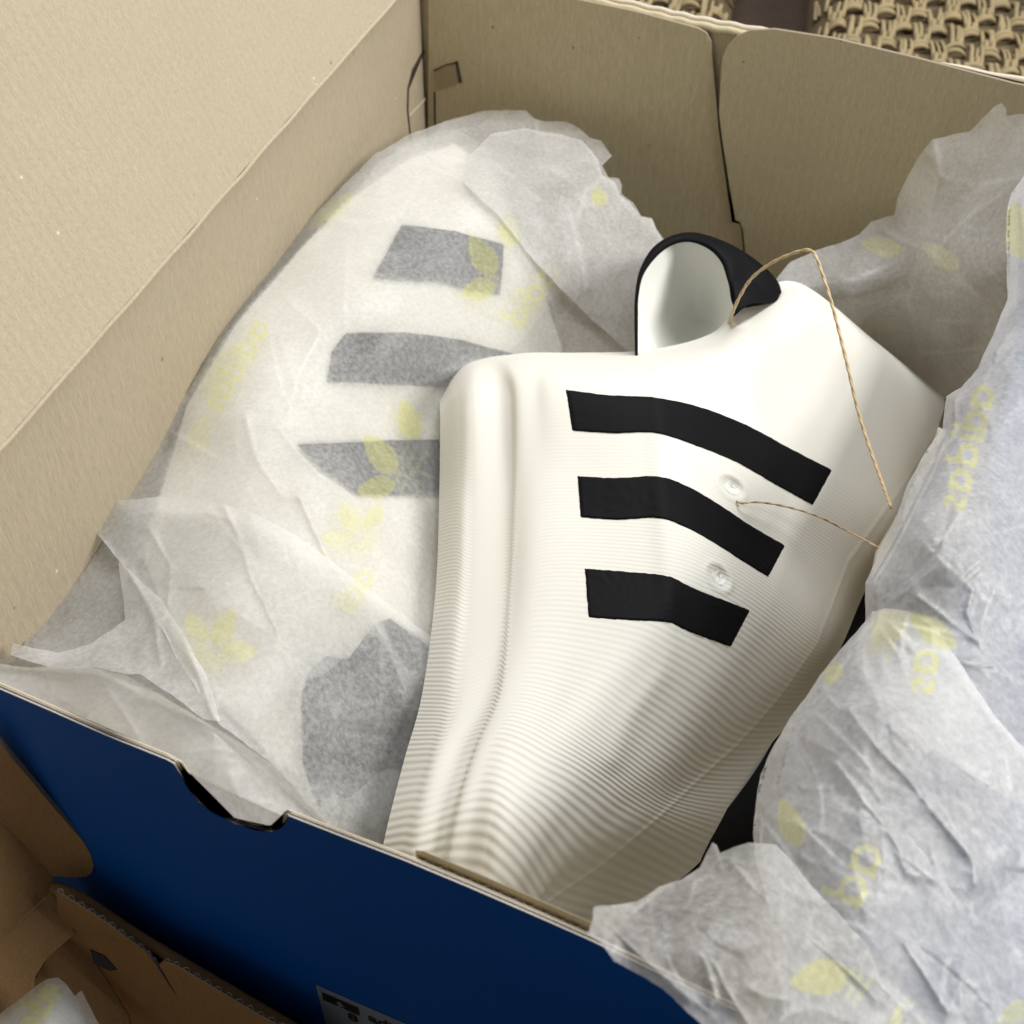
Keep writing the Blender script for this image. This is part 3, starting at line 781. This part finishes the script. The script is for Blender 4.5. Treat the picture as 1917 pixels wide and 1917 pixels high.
link('dark_patch', poly_mesh('dark_patch', q, lambda x, y: wt(x, y)-.0007, 12), WRAPBLACK, wshoe)  # dark patch laid between the tissue sheet and its fold

def pr_left(px, py):
    m = np.zeros(len(px))
    def mx(a, k=1.0):
        nonlocal m; m = np.maximum(m, a*k)
    mx(logo(px, py, 'adid', (1052, 512), (-.58, .81), (-.81, -.58), 36), .9)
    mx(logo(px, py, 'adidas', (508, 612), (-.50, .86), (-.86, -.50), 34), .9)
    mx(leaf(px, py, 903, 478, 92, 46, 60)); mx(leaf(px, py, 896, 542, 70, 42, -14)); mx(leaf(px, py, 953, 432, 62, 40, 80), .8)
    mx(bars(px, py, 925, 522, 50, 6, -60, 2, 6), .6)
    mx(leaf(px, py, 766, 785, 80, 44, 70)); mx(leaf(px, py, 712, 850, 94, 48, 52)); mx(leaf(px, py, 704, 912, 74, 40, -12))
    mx(bars(px, py, 760, 872, 90, 8, -58, 3, 9), .5); mx(bars(px, py, 770, 895, 70, 6, 25, 3, 9), .35)
    mx(trefoil(px, py, 400, 1212, 105, 28), .8)
    mx(trefoil(px, py, 672, 1000, 92, -30), .7); mx(logo(px, py, 'adi', (705, 1078), (-.5, .86), (-.86, -.5), 34), .7)
    mx(leaf(px, py, 620, 395, 110, 30, -40), .55); mx(leaf(px, py, 1120, 368, 40, 30, 70), .9); mx(leaf(px, py, 400, 700, 110, 34, -60), .35)
    mx(leaf(px, py, 375, 810, 70, 44, 110), .5)
    return m
Lc = [([(870,345),(930,400),(985,470),(1040,530),(1110,600),(1170,640)], .0016, 10), ([(770,300),(850,330),(940,380),(1010,375)], .0012, 8), ([(1060,380),(1090,470),(1100,540)], .0012, 7),
      ([(780,275),(870,330),(960,360)], .0010, 12), ([(560,930),(620,1060),(700,1160),(770,1290),(785,1340)], .0020, 7), ([(460,780),(480,860),(530,930),(560,930)], .0014, 10),
      ([(520,800),(560,850),(610,900)], .0012, 12), ([(540,560),(600,620),(560,700),(540,780)], .0010, 16), ([(640,260),(760,280),(860,300),(960,310)], .0008, 10),
      ([(1000,215),(1010,260),(1060,330),(1120,400)], .0010, 10), ([(1128,308),(1100,350),(1080,400)], .0009, 8), ([(600,400),(680,420),(750,400)], .0008, 10)]
tis_l = thing('tissue_paper', 'white tissue printed in yellow, wrapped round the shoe by the left wall', 'tissue paper', (-.16, .28, 0))
L1 = [(18,1222),(30,1190),(60,1150),(180,992),(215,930),(250,870),(330,730),(400,610),(460,540),(520,480),(600,390),(700,290),(770,250),(850,222),(905,208),(950,205),(985,208),(1000,222),(1015,226),(1060,228),(1085,240),(1105,258),(1125,264),(1136,280),(1145,292),(1127,310),(1139,332),(1158,334),(1164,345),(1163,362),(1185,380),(1200,404),(1221,408),(1228,428),(1242,448),(1222,480),(1200,540),(1190,600),(1188,680),(1100,760),(1000,780),(900,900),(880,1300),(830,1600),(760,1640),(700,1640),(400,1560),(100,1440),(-60,1380),(-60,1262),(0,1232)]
def edge_roll(px, py, poly, wd, A):
    d, _ = seg_dist(px, py, poly); return -A*np.exp(-d/wd)
sil = L1[:36]
link('sheet', poly_mesh('sheet', L1, wt, 4.2, lambda x, y: crumple(x, y, 11, 150, .0008)+ridges(x, y, Lc)+edge_roll(x, y, sil[:16], 22, .010)+edge_roll(x, y, sil[16:], 14, .004), pr_left), TISSUE, tis_l)
L0_ = [(60,1205),(185,1005),(255,885),(335,745),(405,630),(525,495),(605,405),(705,305),(775,265),(850,240),(960,300),(1010,430),(1030,600),(900,800),(880,1250),(790,1580),(600,1560),(300,1420),(100,1300)]
link('inner_layer', poly_mesh('inner_layer', L0_, lambda x, y: wt(x, y)+.0125*np.clip((x-60)/300, .2, 1), 12), TISSUE, tis_l)
# overlapping folds of the same sheet
L6 = [(868,342),(900,372),(930,400),(960,436),(985,470),(1012,500),(1040,530),(1110,600),(1188,668),(1190,600),(1200,540),(1222,480),(1240,450),(1221,410),(1200,406),(1180,380),(1160,364),(1150,340),(1128,328),(1120,300),(1090,262),(1040,250),(980,240),(920,250),(880,290)]
link('fold', poly_mesh('fold', L6, lambda x, y: wt(x, y)-.0030, 4.2, lambda x, y: crumple(x, y, 15, 40, .0009, (40, 140))+ridges(x, y, [([(1060, 380), (1090, 470), (1100, 540)], .0010, 7), ([(1128, 330), (1100, 360), (1080, 410)], .0010, 7), ([(1000, 300), (1060, 330), (1120, 420)], .0008, 9), ([(900, 290), (960, 330), (1010, 375)], .0008, 8)]), lambda x, y: leaf(x, y, 1120, 368, 40, 30, 70)*.8), TISSUE, tis_l)
L3 = [(182,1000),(198,965),(215,938),(300,930),(400,938),(470,958),(560,1005),(640,1065),(740,1140),(860,1235),(860,1420),(780,1650),(640,1575),(510,1430),(410,1355),(330,1230),(290,1150),(240,1070)]
c3 = [([(182,1000),(240,1070),(290,1150),(330,1230)], .0012, 8), ([(420,950),(445,1000),(470,1080),(520,1180)], .0014, 7), ([(280,990),(320,1060),(315,1130)], .0016, 9), ([(640,1075),(720,1190),(775,1330)], .0010, 6), ([(300,960),(390,960),(430,975)], .0007, 6)]
link('fold', poly_mesh('fold', L3, lambda x, y: wt(x, y)-.0050, 4.2, lambda x, y: crumple(x, y, 12, 60, .0010, (50, 160))+ridges(x, y, c3), lambda x, y: pr_left(x, y)*.8), TISSUE, tis_l)
L5 = [(222,1052),(262,1085),(300,1120),(345,1190),(385,1262),(402,1310),(413,1352),(380,1345),(320,1300),(262,1262),(240,1262),(180,1250),(100,1252),(20,1226),(24,1204),(60,1212),(110,1222),(170,1205),(235,1160)]
link('fold', poly_mesh('fold', L5, lambda x, y: wt(x, y)-.0070, 5, lambda x, y: crumple(x, y, 13, 30, .0010, (40, 120))+ridges(x, y, [([(250,1080),(290,1160),(300,1240)], .0012, 7), ([(345,1200),(375,1270),(400,1340)], .0016, 6)])), TISSUE, tis_l)
# front sheet lying over the notch, behind the blue panel
tis_f = thing('tissue_paper', 'pale tissue flap lying behind the notch of the blue end panel', 'tissue paper', (-.17, .14, .05))
L2 = [(-80,1228),(0,1243),(60,1250),(110,1247),(180,1250),(240,1266),(300,1300),(390,1355),(450,1390),(512,1430),(560,1480),(600,1525),(640,1570),(700,1640),(620,1680),(300,1600),(-80,1440)]
def d2(x, y):
    tf = tpl(x, y, (0, YF+.0030, 0), NF)
    up = np.interp(x, [-80, 180, 400, 640], [1240, 1250, 1355, 1570]); rim = np.interp(x, [-80, 640], [1255, 1566])
    f = np.clip((rim+10-y)/(np.maximum(rim-up, 20)), 0, 1)
    return tf+.0012+.020*f
c2 = [([(180,1252),(300,1302),(400,1362),(512,1432),(600,1527)], .0014, 8), ([(150,1370),(170,1330),(260,1290)], .0008, 10), ([(200,1290),(240,1350),(270,1400)], .0009, 12), ([(340,1410),(420,1400),(500,1440)], .0006, 14), ([(430,1450),(450,1500),(470,1540)], .0006, 14)]
link('sheet', poly_mesh('sheet', L2, d2, 4.2, lambda x, y: crumple(x, y, 21, 30, .0007, (60, 200))+ridges(x, y, c2)), TISSUE, tis_f)

# ------------------------------------------------------------------ tissue at the right
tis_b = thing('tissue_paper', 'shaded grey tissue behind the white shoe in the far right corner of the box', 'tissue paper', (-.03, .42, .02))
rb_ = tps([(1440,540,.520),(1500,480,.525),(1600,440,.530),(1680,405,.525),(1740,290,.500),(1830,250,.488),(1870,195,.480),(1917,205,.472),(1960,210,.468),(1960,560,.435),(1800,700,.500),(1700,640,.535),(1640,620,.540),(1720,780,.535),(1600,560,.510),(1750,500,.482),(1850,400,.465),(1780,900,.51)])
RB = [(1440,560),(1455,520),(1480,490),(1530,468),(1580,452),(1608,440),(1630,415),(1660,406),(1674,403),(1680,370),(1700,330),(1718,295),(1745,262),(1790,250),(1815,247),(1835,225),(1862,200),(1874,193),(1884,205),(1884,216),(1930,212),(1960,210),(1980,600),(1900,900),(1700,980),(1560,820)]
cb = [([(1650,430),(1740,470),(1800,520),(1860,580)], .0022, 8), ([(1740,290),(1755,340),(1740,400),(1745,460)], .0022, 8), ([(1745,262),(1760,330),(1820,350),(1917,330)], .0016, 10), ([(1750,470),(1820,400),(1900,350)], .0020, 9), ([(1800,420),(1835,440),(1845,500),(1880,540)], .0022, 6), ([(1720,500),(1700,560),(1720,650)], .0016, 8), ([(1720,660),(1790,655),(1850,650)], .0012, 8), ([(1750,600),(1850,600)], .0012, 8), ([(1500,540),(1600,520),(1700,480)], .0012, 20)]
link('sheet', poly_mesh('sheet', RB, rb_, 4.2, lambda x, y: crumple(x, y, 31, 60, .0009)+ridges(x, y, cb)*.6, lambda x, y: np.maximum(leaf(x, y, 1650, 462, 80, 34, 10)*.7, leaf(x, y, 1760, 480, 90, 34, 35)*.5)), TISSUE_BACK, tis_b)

tis_r = thing('tissue_paper', 'crumpled tissue with mirrored yellow lettering draped over the right wall', 'tissue paper', (.05, .25, .1))
rt_ = tps([(1917,330,.428),(1885,450,.412),(1885,560,.398),(1770,740,.368),(1765,800,.356),(1700,900,.340),(1660,1010,.326),(1620,1090,.316),(1620,1180,.309),(1510,1300,.296),(1440,1410,.287),(1415,1500,.282),(1410,1600,.274),(1700,1000,.314),(1800,900,.330),(1900,700,.362),(1960,500,.392),
           (1960,900,.338),(1960,1200,.305),(1800,1200,.298),(1700,1300,.284),(1800,1500,.268),(1960,1500,.278),(1600,1500,.266),(1500,1600,.262),(1700,1750,.250),(1960,1917,.246),(1500,1917,.240),(1980,350,.415)])
def rim_roll(x, y):
    return edge_roll(x, y, [(1917,330),(1890,370),(1885,560),(1830,690),(1770,740),(1765,800),(1700,900),(1660,1010),(1620,1090),(1620,1160),(1560,1230),(1510,1300),(1440,1410),(1415,1500),(1410,1600)], 16, .012)
Z = lambda pts: [(1100+a/2.346, 1100+b/2.346) for a, b in pts]
cr = [(Z([(1450,40),(1560,120),(1700,230)]), .0016, 7), (Z([(1660,330),(1780,345),(1917,420)]), .0018, 7), (Z([(1690,10),(1665,110),(1700,200),(1770,330)]), .0020, 6), (Z([(1150,540),(1270,700),(1400,830),(1530,1000),(1670,1170)]), .0022, 9),
      (Z([(1200,920),(1300,1040),(1390,1180),(1520,1280)]), .0020, 8), (Z([(1090,770),(1150,850),(1200,920)]), .0018, 8), (Z([(1390,1560),(1480,1700),(1580,1860)]), .0020, 7), (Z([(850,820),(950,880),(1060,880)]), .0016, 7),
      (Z([(1020,430),(1100,530),(1150,540)]), .0018, 7), (Z([(1440,840),(1560,980),(1690,1170),(1700,1300)]), .0016, 9), (Z([(1800,580),(1850,800),(1900,1050)]), .0016, 9), (Z([(1360,1170),(1400,1250),(1440,1270)]), .0014, 7),
      ([(1800,740),(1760,800),(1720,850)], .0012, 8), ([(1917,640),(1850,700),(1790,800)], .0014, 9), ([(1660,1130),(1760,1060),(1850,1000),(1917,985)], .0020, 10), ([(1700,1010),(1760,1010),(1800,960)], .0012, 9)]
def pr_right(px, py):
    m = np.zeros(len(px))
    def mx(a, k=1.0):
        nonlocal m; m = np.maximum(m, a*k)
    mx(logo(px, py, 'adidas', (1866, 727), (-.25, .97), (-.97, -.25), 43))
    mx(leaf(px, py, 1745, 1180, 110, 46, 35), .9); mx(leaf(px, py, 1660, 1180, 90, 60, -50), .55); mx(leaf(px, py, 1560, 1262, 50, 30, -55), .9)
    mx(bars(px, py, 1655, 1200, 70, 7, -65, 3, 9), .5)
    mx(logo(px, py, 'as', (1760, 1218), (-.13, .99), (-.99, -.13), 46), .95)
    mx(logo(px, py, 'ad', (1659, 1594), (-.41, .91), (-.91, -.41), 56, .22), .95)
    mx(leaf(px, py, 1480, 1540, 100, 46, 70), .9); mx(leaf(px, py, 1905, 430, 110, 60, 80), .8); mx(leaf(px, py, 1900, 1895, 70, 40, -30), .8)
    return m
R2 = [(1990,300),(1917,328),(1893,362),(1884,400),(1884,470),(1886,560),(1862,620),(1830,690),(1800,725),(1771,742),(1765,800),(1730,850),(1700,905),(1680,960),(1660,1010),(1640,1050),(1620,1090),(1620,1160),(1600,1230),(1660,1350),(1990,1560)]
link('sheet', poly_mesh('sheet', R2, rt_, 4.2, lambda x, y: crumple(x, y, 41, 160, .0010, (40, 150))+ridges(x, y, cr)*.55+rim_roll(x, y), pr_right), TISSUE_R, tis_r)
R4 = [(1618,1165),(1632,1145),(1660,1138),(1700,1145),(1752,1176),(1800,1245),(1845,1315),(1880,1362),(1990,1475),(1990,1990),(1480,1990),(1440,1700),(1412,1600),(1410,1560),(1415,1500),(1424,1450),(1440,1412),(1475,1350),(1512,1300),(1535,1265),(1560,1232)]
link('fold', poly_mesh('fold', R4, lambda x, y: rt_(x, y)-.0035, 4.2, lambda x, y: crumple(x, y, 43, 170, .0009, (50, 200), ang=.9)+ridges(x, y, cr)*.5+rim_roll(x, y), pr_right), TISSUE_R, tis_r)
tis_c = thing('tissue_paper', 'whiter crumpled tissue end folded over the right end of the blue panel edge', 'tissue paper', (.01, .12, .13))
R3 = [(1112,1697),(1150,1694),(1192,1688),(1235,1660),(1275,1646),(1310,1625),(1322,1598),(1334,1577),(1342,1582),(1347,1598),(1372,1586),(1400,1578),(1452,1580),(1485,1615),(1520,1660),(1560,1700),(1600,1745),(1690,1840),(1714,1876),(1760,1990),(1380,1990),(1312,1917),(1240,1850),(1180,1815),(1168,1808),(1150,1800),(1125,1765),(1101,1748),(1108,1725)]
r3 = tps([(1112,1697,.2370),(1101,1748,.2290),(1190,1690,.2460),(1310,1625,.2580),(1335,1577,.2640),(1450,1580,.2560),(1520,1660,.2500),(1600,1745,.2440),(1714,1876,.2400),(1300,1700,.2380),(1400,1750,.2310),(1200,1760,.2300),(1180,1815,.2290),(1312,1917,.2240),(1400,1900,.2230),(1550,1917,.2300),(1760,1990,.234),(1380,1990,.221)])
c4 = [([(1112,1697),(1150,1740),(1200,1790),(1290,1870)], .0022, 8), ([(1365,1610),(1420,1670),(1500,1740),(1580,1810),(1640,1870)], .0024, 8), ([(1290,1690),(1300,1650),(1330,1640)], .0012, 6), ([(1280,1700),(1340,1720),(1370,1725)], .0014, 7), ([(1290,1760),(1320,1800),(1340,1870),(1330,1880)], .0020, 7), ([(1335,1800),(1370,1870),(1400,1917)], .0016, 7), ([(1500,1720),(1550,1760),(1600,1745)], .0016, 7), ([(1150,1694),(1250,1700),(1340,1690)], .0010, 8), ([(1335,1580),(1345,1600),(1350,1625)], .0012, 5), ([(1530,1860),(1560,1790),(1540,1750)], .0008, 8)]
def pr_c(px, py):
    m = leaf(px, py, 1533, 1830, 112, 66, -12)
    m = np.maximum(m, bars(px, py, 1600, 1845, 60, 10, -55, 3, 9)*.7)
    m = np.maximum(m, logo(px, py, 'ad', (1745, 1886), (-.41, .91), (-.91, -.41), 62, .22))
    return np.maximum(m, text_mask(px, py, 'adid', (1698, 1838), (-.5, .87), (-.87, -.5), 20, .03)*0)
link('sheet', poly_mesh('sheet', R3, r3, 4, lambda x, y: crumple(x, y, 51, 80, .0009, (40, 150))+ridges(x, y, c4)*.6, pr_c), TISSUE, tis_c)

# blue box lying under the tissue at the right
bb = thing('shoe_box', 'closed blue box showing through the tissue at the right', 'shoe box', (.14, .2, ZB))
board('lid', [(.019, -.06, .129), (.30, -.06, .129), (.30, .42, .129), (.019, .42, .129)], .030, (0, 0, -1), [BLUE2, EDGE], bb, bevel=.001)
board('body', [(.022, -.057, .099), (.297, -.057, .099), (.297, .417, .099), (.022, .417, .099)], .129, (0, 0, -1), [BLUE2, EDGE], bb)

# ------------------------------------------------------------------ hang tag and twine
tag = thing('hang_tag', 'card tag on tan twine tied to the white shoe', 'hang tag', (-.01, .27, .08))
def st(x, y, o): return float(surf_t([x], [y])[0][0])+o
ta = [(1640, 1032), (1668, 985), (1700, 925), (1735, 855), (1758, 800)]
tb = [(1626, 1078), (1664, 1016), (1700, 945), (1738, 868), (1766, 800)]
ribbon('card', [(x, y, .372+.00005*(1032-y)) for x, y in ta], [(x+4, y+6, .352+.00006*(1032-y)) for x, y in tb], CARD, tag, 24, 4, 0, smooth=False, thick=.0005)
ribbon('card', [(x+8, y+14, .366+.00005*(1032-y)) for x, y in ta], [(x+10, y+16, .348+.00006*(1032-y)) for x, y in tb], CARD, tag, 24, 4, 0, smooth=False, thick=.0005)
def tw(pts): return np.array([unp(np.array([float(x)]), np.array([float(y)]), np.array([t]))[0] for x, y, t in pts])
s1 = [(1362,612,.470),(1372,585,.452),(1385,555,.447),(1408,520,.441),(1445,492,.434),(1485,474,.428),(1512,468,.424),(1526,478,.421),(1540,515,.419),(1556,565,.417),(1572,625,.415),(1590,700,.411),(1608,775,.407),(1632,850,.400),(1652,905,.390),(1668,950,.372)]
P1 = tw(s1); side = RGT*.00042
def helix(P, ph, r=.00020, turns=700):
    Q = catmull(P, np.linspace(0, len(P)-1, 200)); L = np.r_[0, np.cumsum(np.linalg.norm(np.diff(Q, axis=0), axis=1))]
    T = np.gradient(Q, axis=0); T /= np.linalg.norm(T, axis=1)[:, None]
    s = np.cross(T, FWD); s /= np.linalg.norm(s, axis=1)[:, None]; u = np.cross(s, T); a = L*turns+ph
    return Q+r*(s*np.cos(a)[:, None]+u*np.sin(a)[:, None])
tube('string', helix(P1, 0), .00042, TWINE, tag, 6, 200); tube('string', helix(P1, math.pi), .00042, TWINE, tag, 6, 200)
s2 = [(1378,936,st(1378,936,.001)),(1388,942,st(1388,942,-.003)),(1420,940,st(1420,940,-.006)),(1470,948,st(1470,948,-.008)),(1530,966,st(1530,966,-.012)),(1590,996,st(1590,996,-.020)),(1620,1012,.378),(1650,1028,.369)]
P2 = tw(s2)
tube('string', helix(P2, 0, .00014), .00024, TWINE, tag, 6, 160); tube('string', helix(P2, math.pi, .00014), .00024, TWINE, tag, 6, 160)
s3 = [(1560,600,.4185),(1574,655,.416),(1592,720,.412)]
# ------------------------------------------------------------------ kraft box in the lower left with a wrapped thing inside
kb = thing('cardboard_box', 'open brown cardboard box in the dark lower left corner, against the blue panel', 'cardboard box', (-.15, .05, -.03))
def ppoly(pts, t): 
    a = np.array(pts, float); return unp(a[:, 0], a[:, 1], np.array(t, float))
PW = (0, .1015, 0)
def wall(name, pts, y, th=.0012, label=None, mat=K_LOW):
    return board(name, onpl(pts, (0, y, 0), NF), th, (0, 1, 0), [mat, EDGE], kb, label, mats_side=1)
rim = onpl([(98, 1660), (150, 1682), (245, 1745), (330, 1797), (420, 1850), (560, 1932), (640, 1978)], (0, .1035, 0), NF)
tube('folded_rim', rim, .0017, K_LOW, kb, 10, 60, 'rolled top edge of the far wall')
P = [p-np.array([0, 0, .001]) for p in rim]+[np.array([rim[-1][0], .1035, -.03]), np.array([rim[0][0], .1035, -.03])]
board('far_wall', P, .0012, (0, 1, 0), [K_LOW, EDGE], kb, mats_side=1)
f1_ = [(106, 1668), (150, 1696), (200, 1728), (245, 1762), (272, 1782), (290, 1803), (310, 1835), (345, 1885), (380, 1930), (420, 2000), (120, 2000)]
wall('tuck_flap', f1_, .0985, .0003); wall('tuck_flap', [(x+3, y-3) for x, y in f1_], .0999, .0003)
f2_ = [(298, 1806), (306, 1800), (330, 1808), (400, 1850), (480, 1898), (600, 1962), (620, 2060), (420, 2060), (340, 1880)]
wall('tuck_flap', f2_, .0978, .0003); wall('tuck_flap', [(x+3, y-3) for x, y in f2_], .0992, .0003)
def zig(pts, y0, y1, period):
    P = resample(onpl(pts, (0, y0, 0), NF), 300)
    L = np.r_[0, np.cumsum(np.linalg.norm(np.diff(P, axis=0), axis=1))]
    Y = y0+(y1-y0)*(.5+.5*np.sin(L/period*6.28)); A = P.copy(); A[:, 1] = Y; B = A-[0, 0, .006]
    return mesh('fluting', np.concatenate([A, B, B+[0, .00015, 0], A+[0, .00015, 0], A]), grid_faces(5, 300), False)
link('fluting', zig(f1_[:8], .0988, .0998, .0032), CREAM, kb); link('fluting', zig(f2_[1:6], .0981, .0991, .0032), CREAM, kb)
# left wall, folded-out lid part and its rounded ear
wl = ppoly([(-40, 1800), (0, 1765), (60, 1706), (101, 1668), (118, 1710), (135, 1745), (105, 1775), (82, 1800), (66, 1830), (64, 1870), (40, 2000), (-40, 2000)], [.338, .339, .3435, .3475, .350, .352, .347, .344, .3405, .340, .332, .325])
nL = nrm(np.cross(wl[3]-wl[1], wl[9]-wl[1])); nL = nL if nL@FWD > 0 else -nL
wl2 = [p-nL*((p-wl[1])@nL) for p in wl]
board('side_wall', wl2, .0012, nL, [K_LOW, EDGE], kb, mats_side=1)
ll = ppoly([(-40, 1497), (0, 1535), (50, 1588), (100, 1641), (94, 1652), (93, 1662), (101, 1668), (60, 1706), (0, 1765), (-40, 1800)], [.318, .3265, .337, .3465, .347, .347, .3475, .3425, .3365, .333])
nL2 = nrm(np.cross(ll[3]-ll[1], ll[8]-ll[1])); nL2 = nL2 if nL2@FWD > 0 else -nL2
board('lid', [p-nL2*((p-ll[1])@nL2) for p in ll], .0012, nL2, [K_LOW, EDGE], kb, 'folded-out lid part', mats_side=1)
er = ppoly([(-40, 1352), (0, 1392), (30, 1428), (62, 1466), (100, 1512), (130, 1546), (155, 1575), (170, 1600), (175, 1622), (172, 1634), (162, 1641), (140, 1643), (100, 1640), (50, 1587), (0, 1534), (-40, 1496)], [.30]*16)
pe = ppoly([(0, 1534), (100, 1640), (0, 1392)], [.3255, .3458, .300])
nE = nrm(np.cross(pe[1]-pe[0], pe[2]-pe[0])); nE = nE if nE@FWD > 0 else -nE
er = onpl([(-40, 1352), (0, 1392), (30, 1428), (62, 1466), (100, 1512), (130, 1546), (155, 1575), (170, 1600), (175, 1622), (172, 1634), (162, 1641), (140, 1643), (100, 1640), (50, 1587), (0, 1534), (-40, 1496)], pe[0], nE)
board('ear_flap', er, .0014, nE, [K_LOW, EDGE], kb, 'rounded ear flap of the lid', mats_side=1)
# corner gusset and floor of the box
gs = ppoly([(134, 1742), (170, 1790), (240, 1900), (260, 2000), (60, 2000), (66, 1860), (70, 1825), (100, 1780)], [.356, .360, .365, .365, .352, .350, .350, .352])
board('gusset', gs, .0008, FWD, [K_LOW, EDGE], kb)
board('cut_slot', ppoly([(168, 1778), (196, 1790), (218, 1816), (206, 1818), (176, 1804)], [.3315, .3315, .331, .331, .3315]), .0006, FWD, INK, kb)
board('bottom_panel', [(-.30, -.15, -.028), (.0, -.15, -.028), (.0, .103, -.028), (-.30, .103, -.028)], .001, (0, 0, -1), [K_LOW, EDGE], kb)
wrp = thing('wrapped_parcel', 'small tissue-wrapped parcel with yellow lettering at the bottom left inside the brown box', 'parcel', (-.17, .06, -.02))
wd_ = tps([(0, 1905, .315), (60, 1855, .318), (100, 1830, .322), (140, 1862, .320), (190, 1917, .318), (90, 1900, .305), (60, 1990, .290), (-40, 1990, .295), (220, 1990, .312)])
WP = [(-50, 1945), (0, 1898), (40, 1868), (62, 1850), (88, 1833), (108, 1830), (122, 1840), (141, 1864), (149, 1857), (153, 1855), (165, 1880), (186, 1917), (230, 2010), (-50, 2010)]
link('tissue', poly_mesh('tissue', WP, wd_, 5, lambda x, y: crumple(x, y, 61, 20, .0008, (30, 90)), lambda x, y: np.maximum(logo(x, y, 'idas', (118, 1862), (-.55, .84), (-.84, -.55)[::1], 40, .3), leaf(x, y, 88, 1856, 48, 24, -25))), TISSUE_BACK, wrp)
link('contents', poly_mesh('contents', [(-50, 1960), (40, 1885), (95, 1850), (140, 1885), (200, 2010), (-50, 2010)], lambda x, y: wd_(x, y)+.004, 12), INNER, wrp)
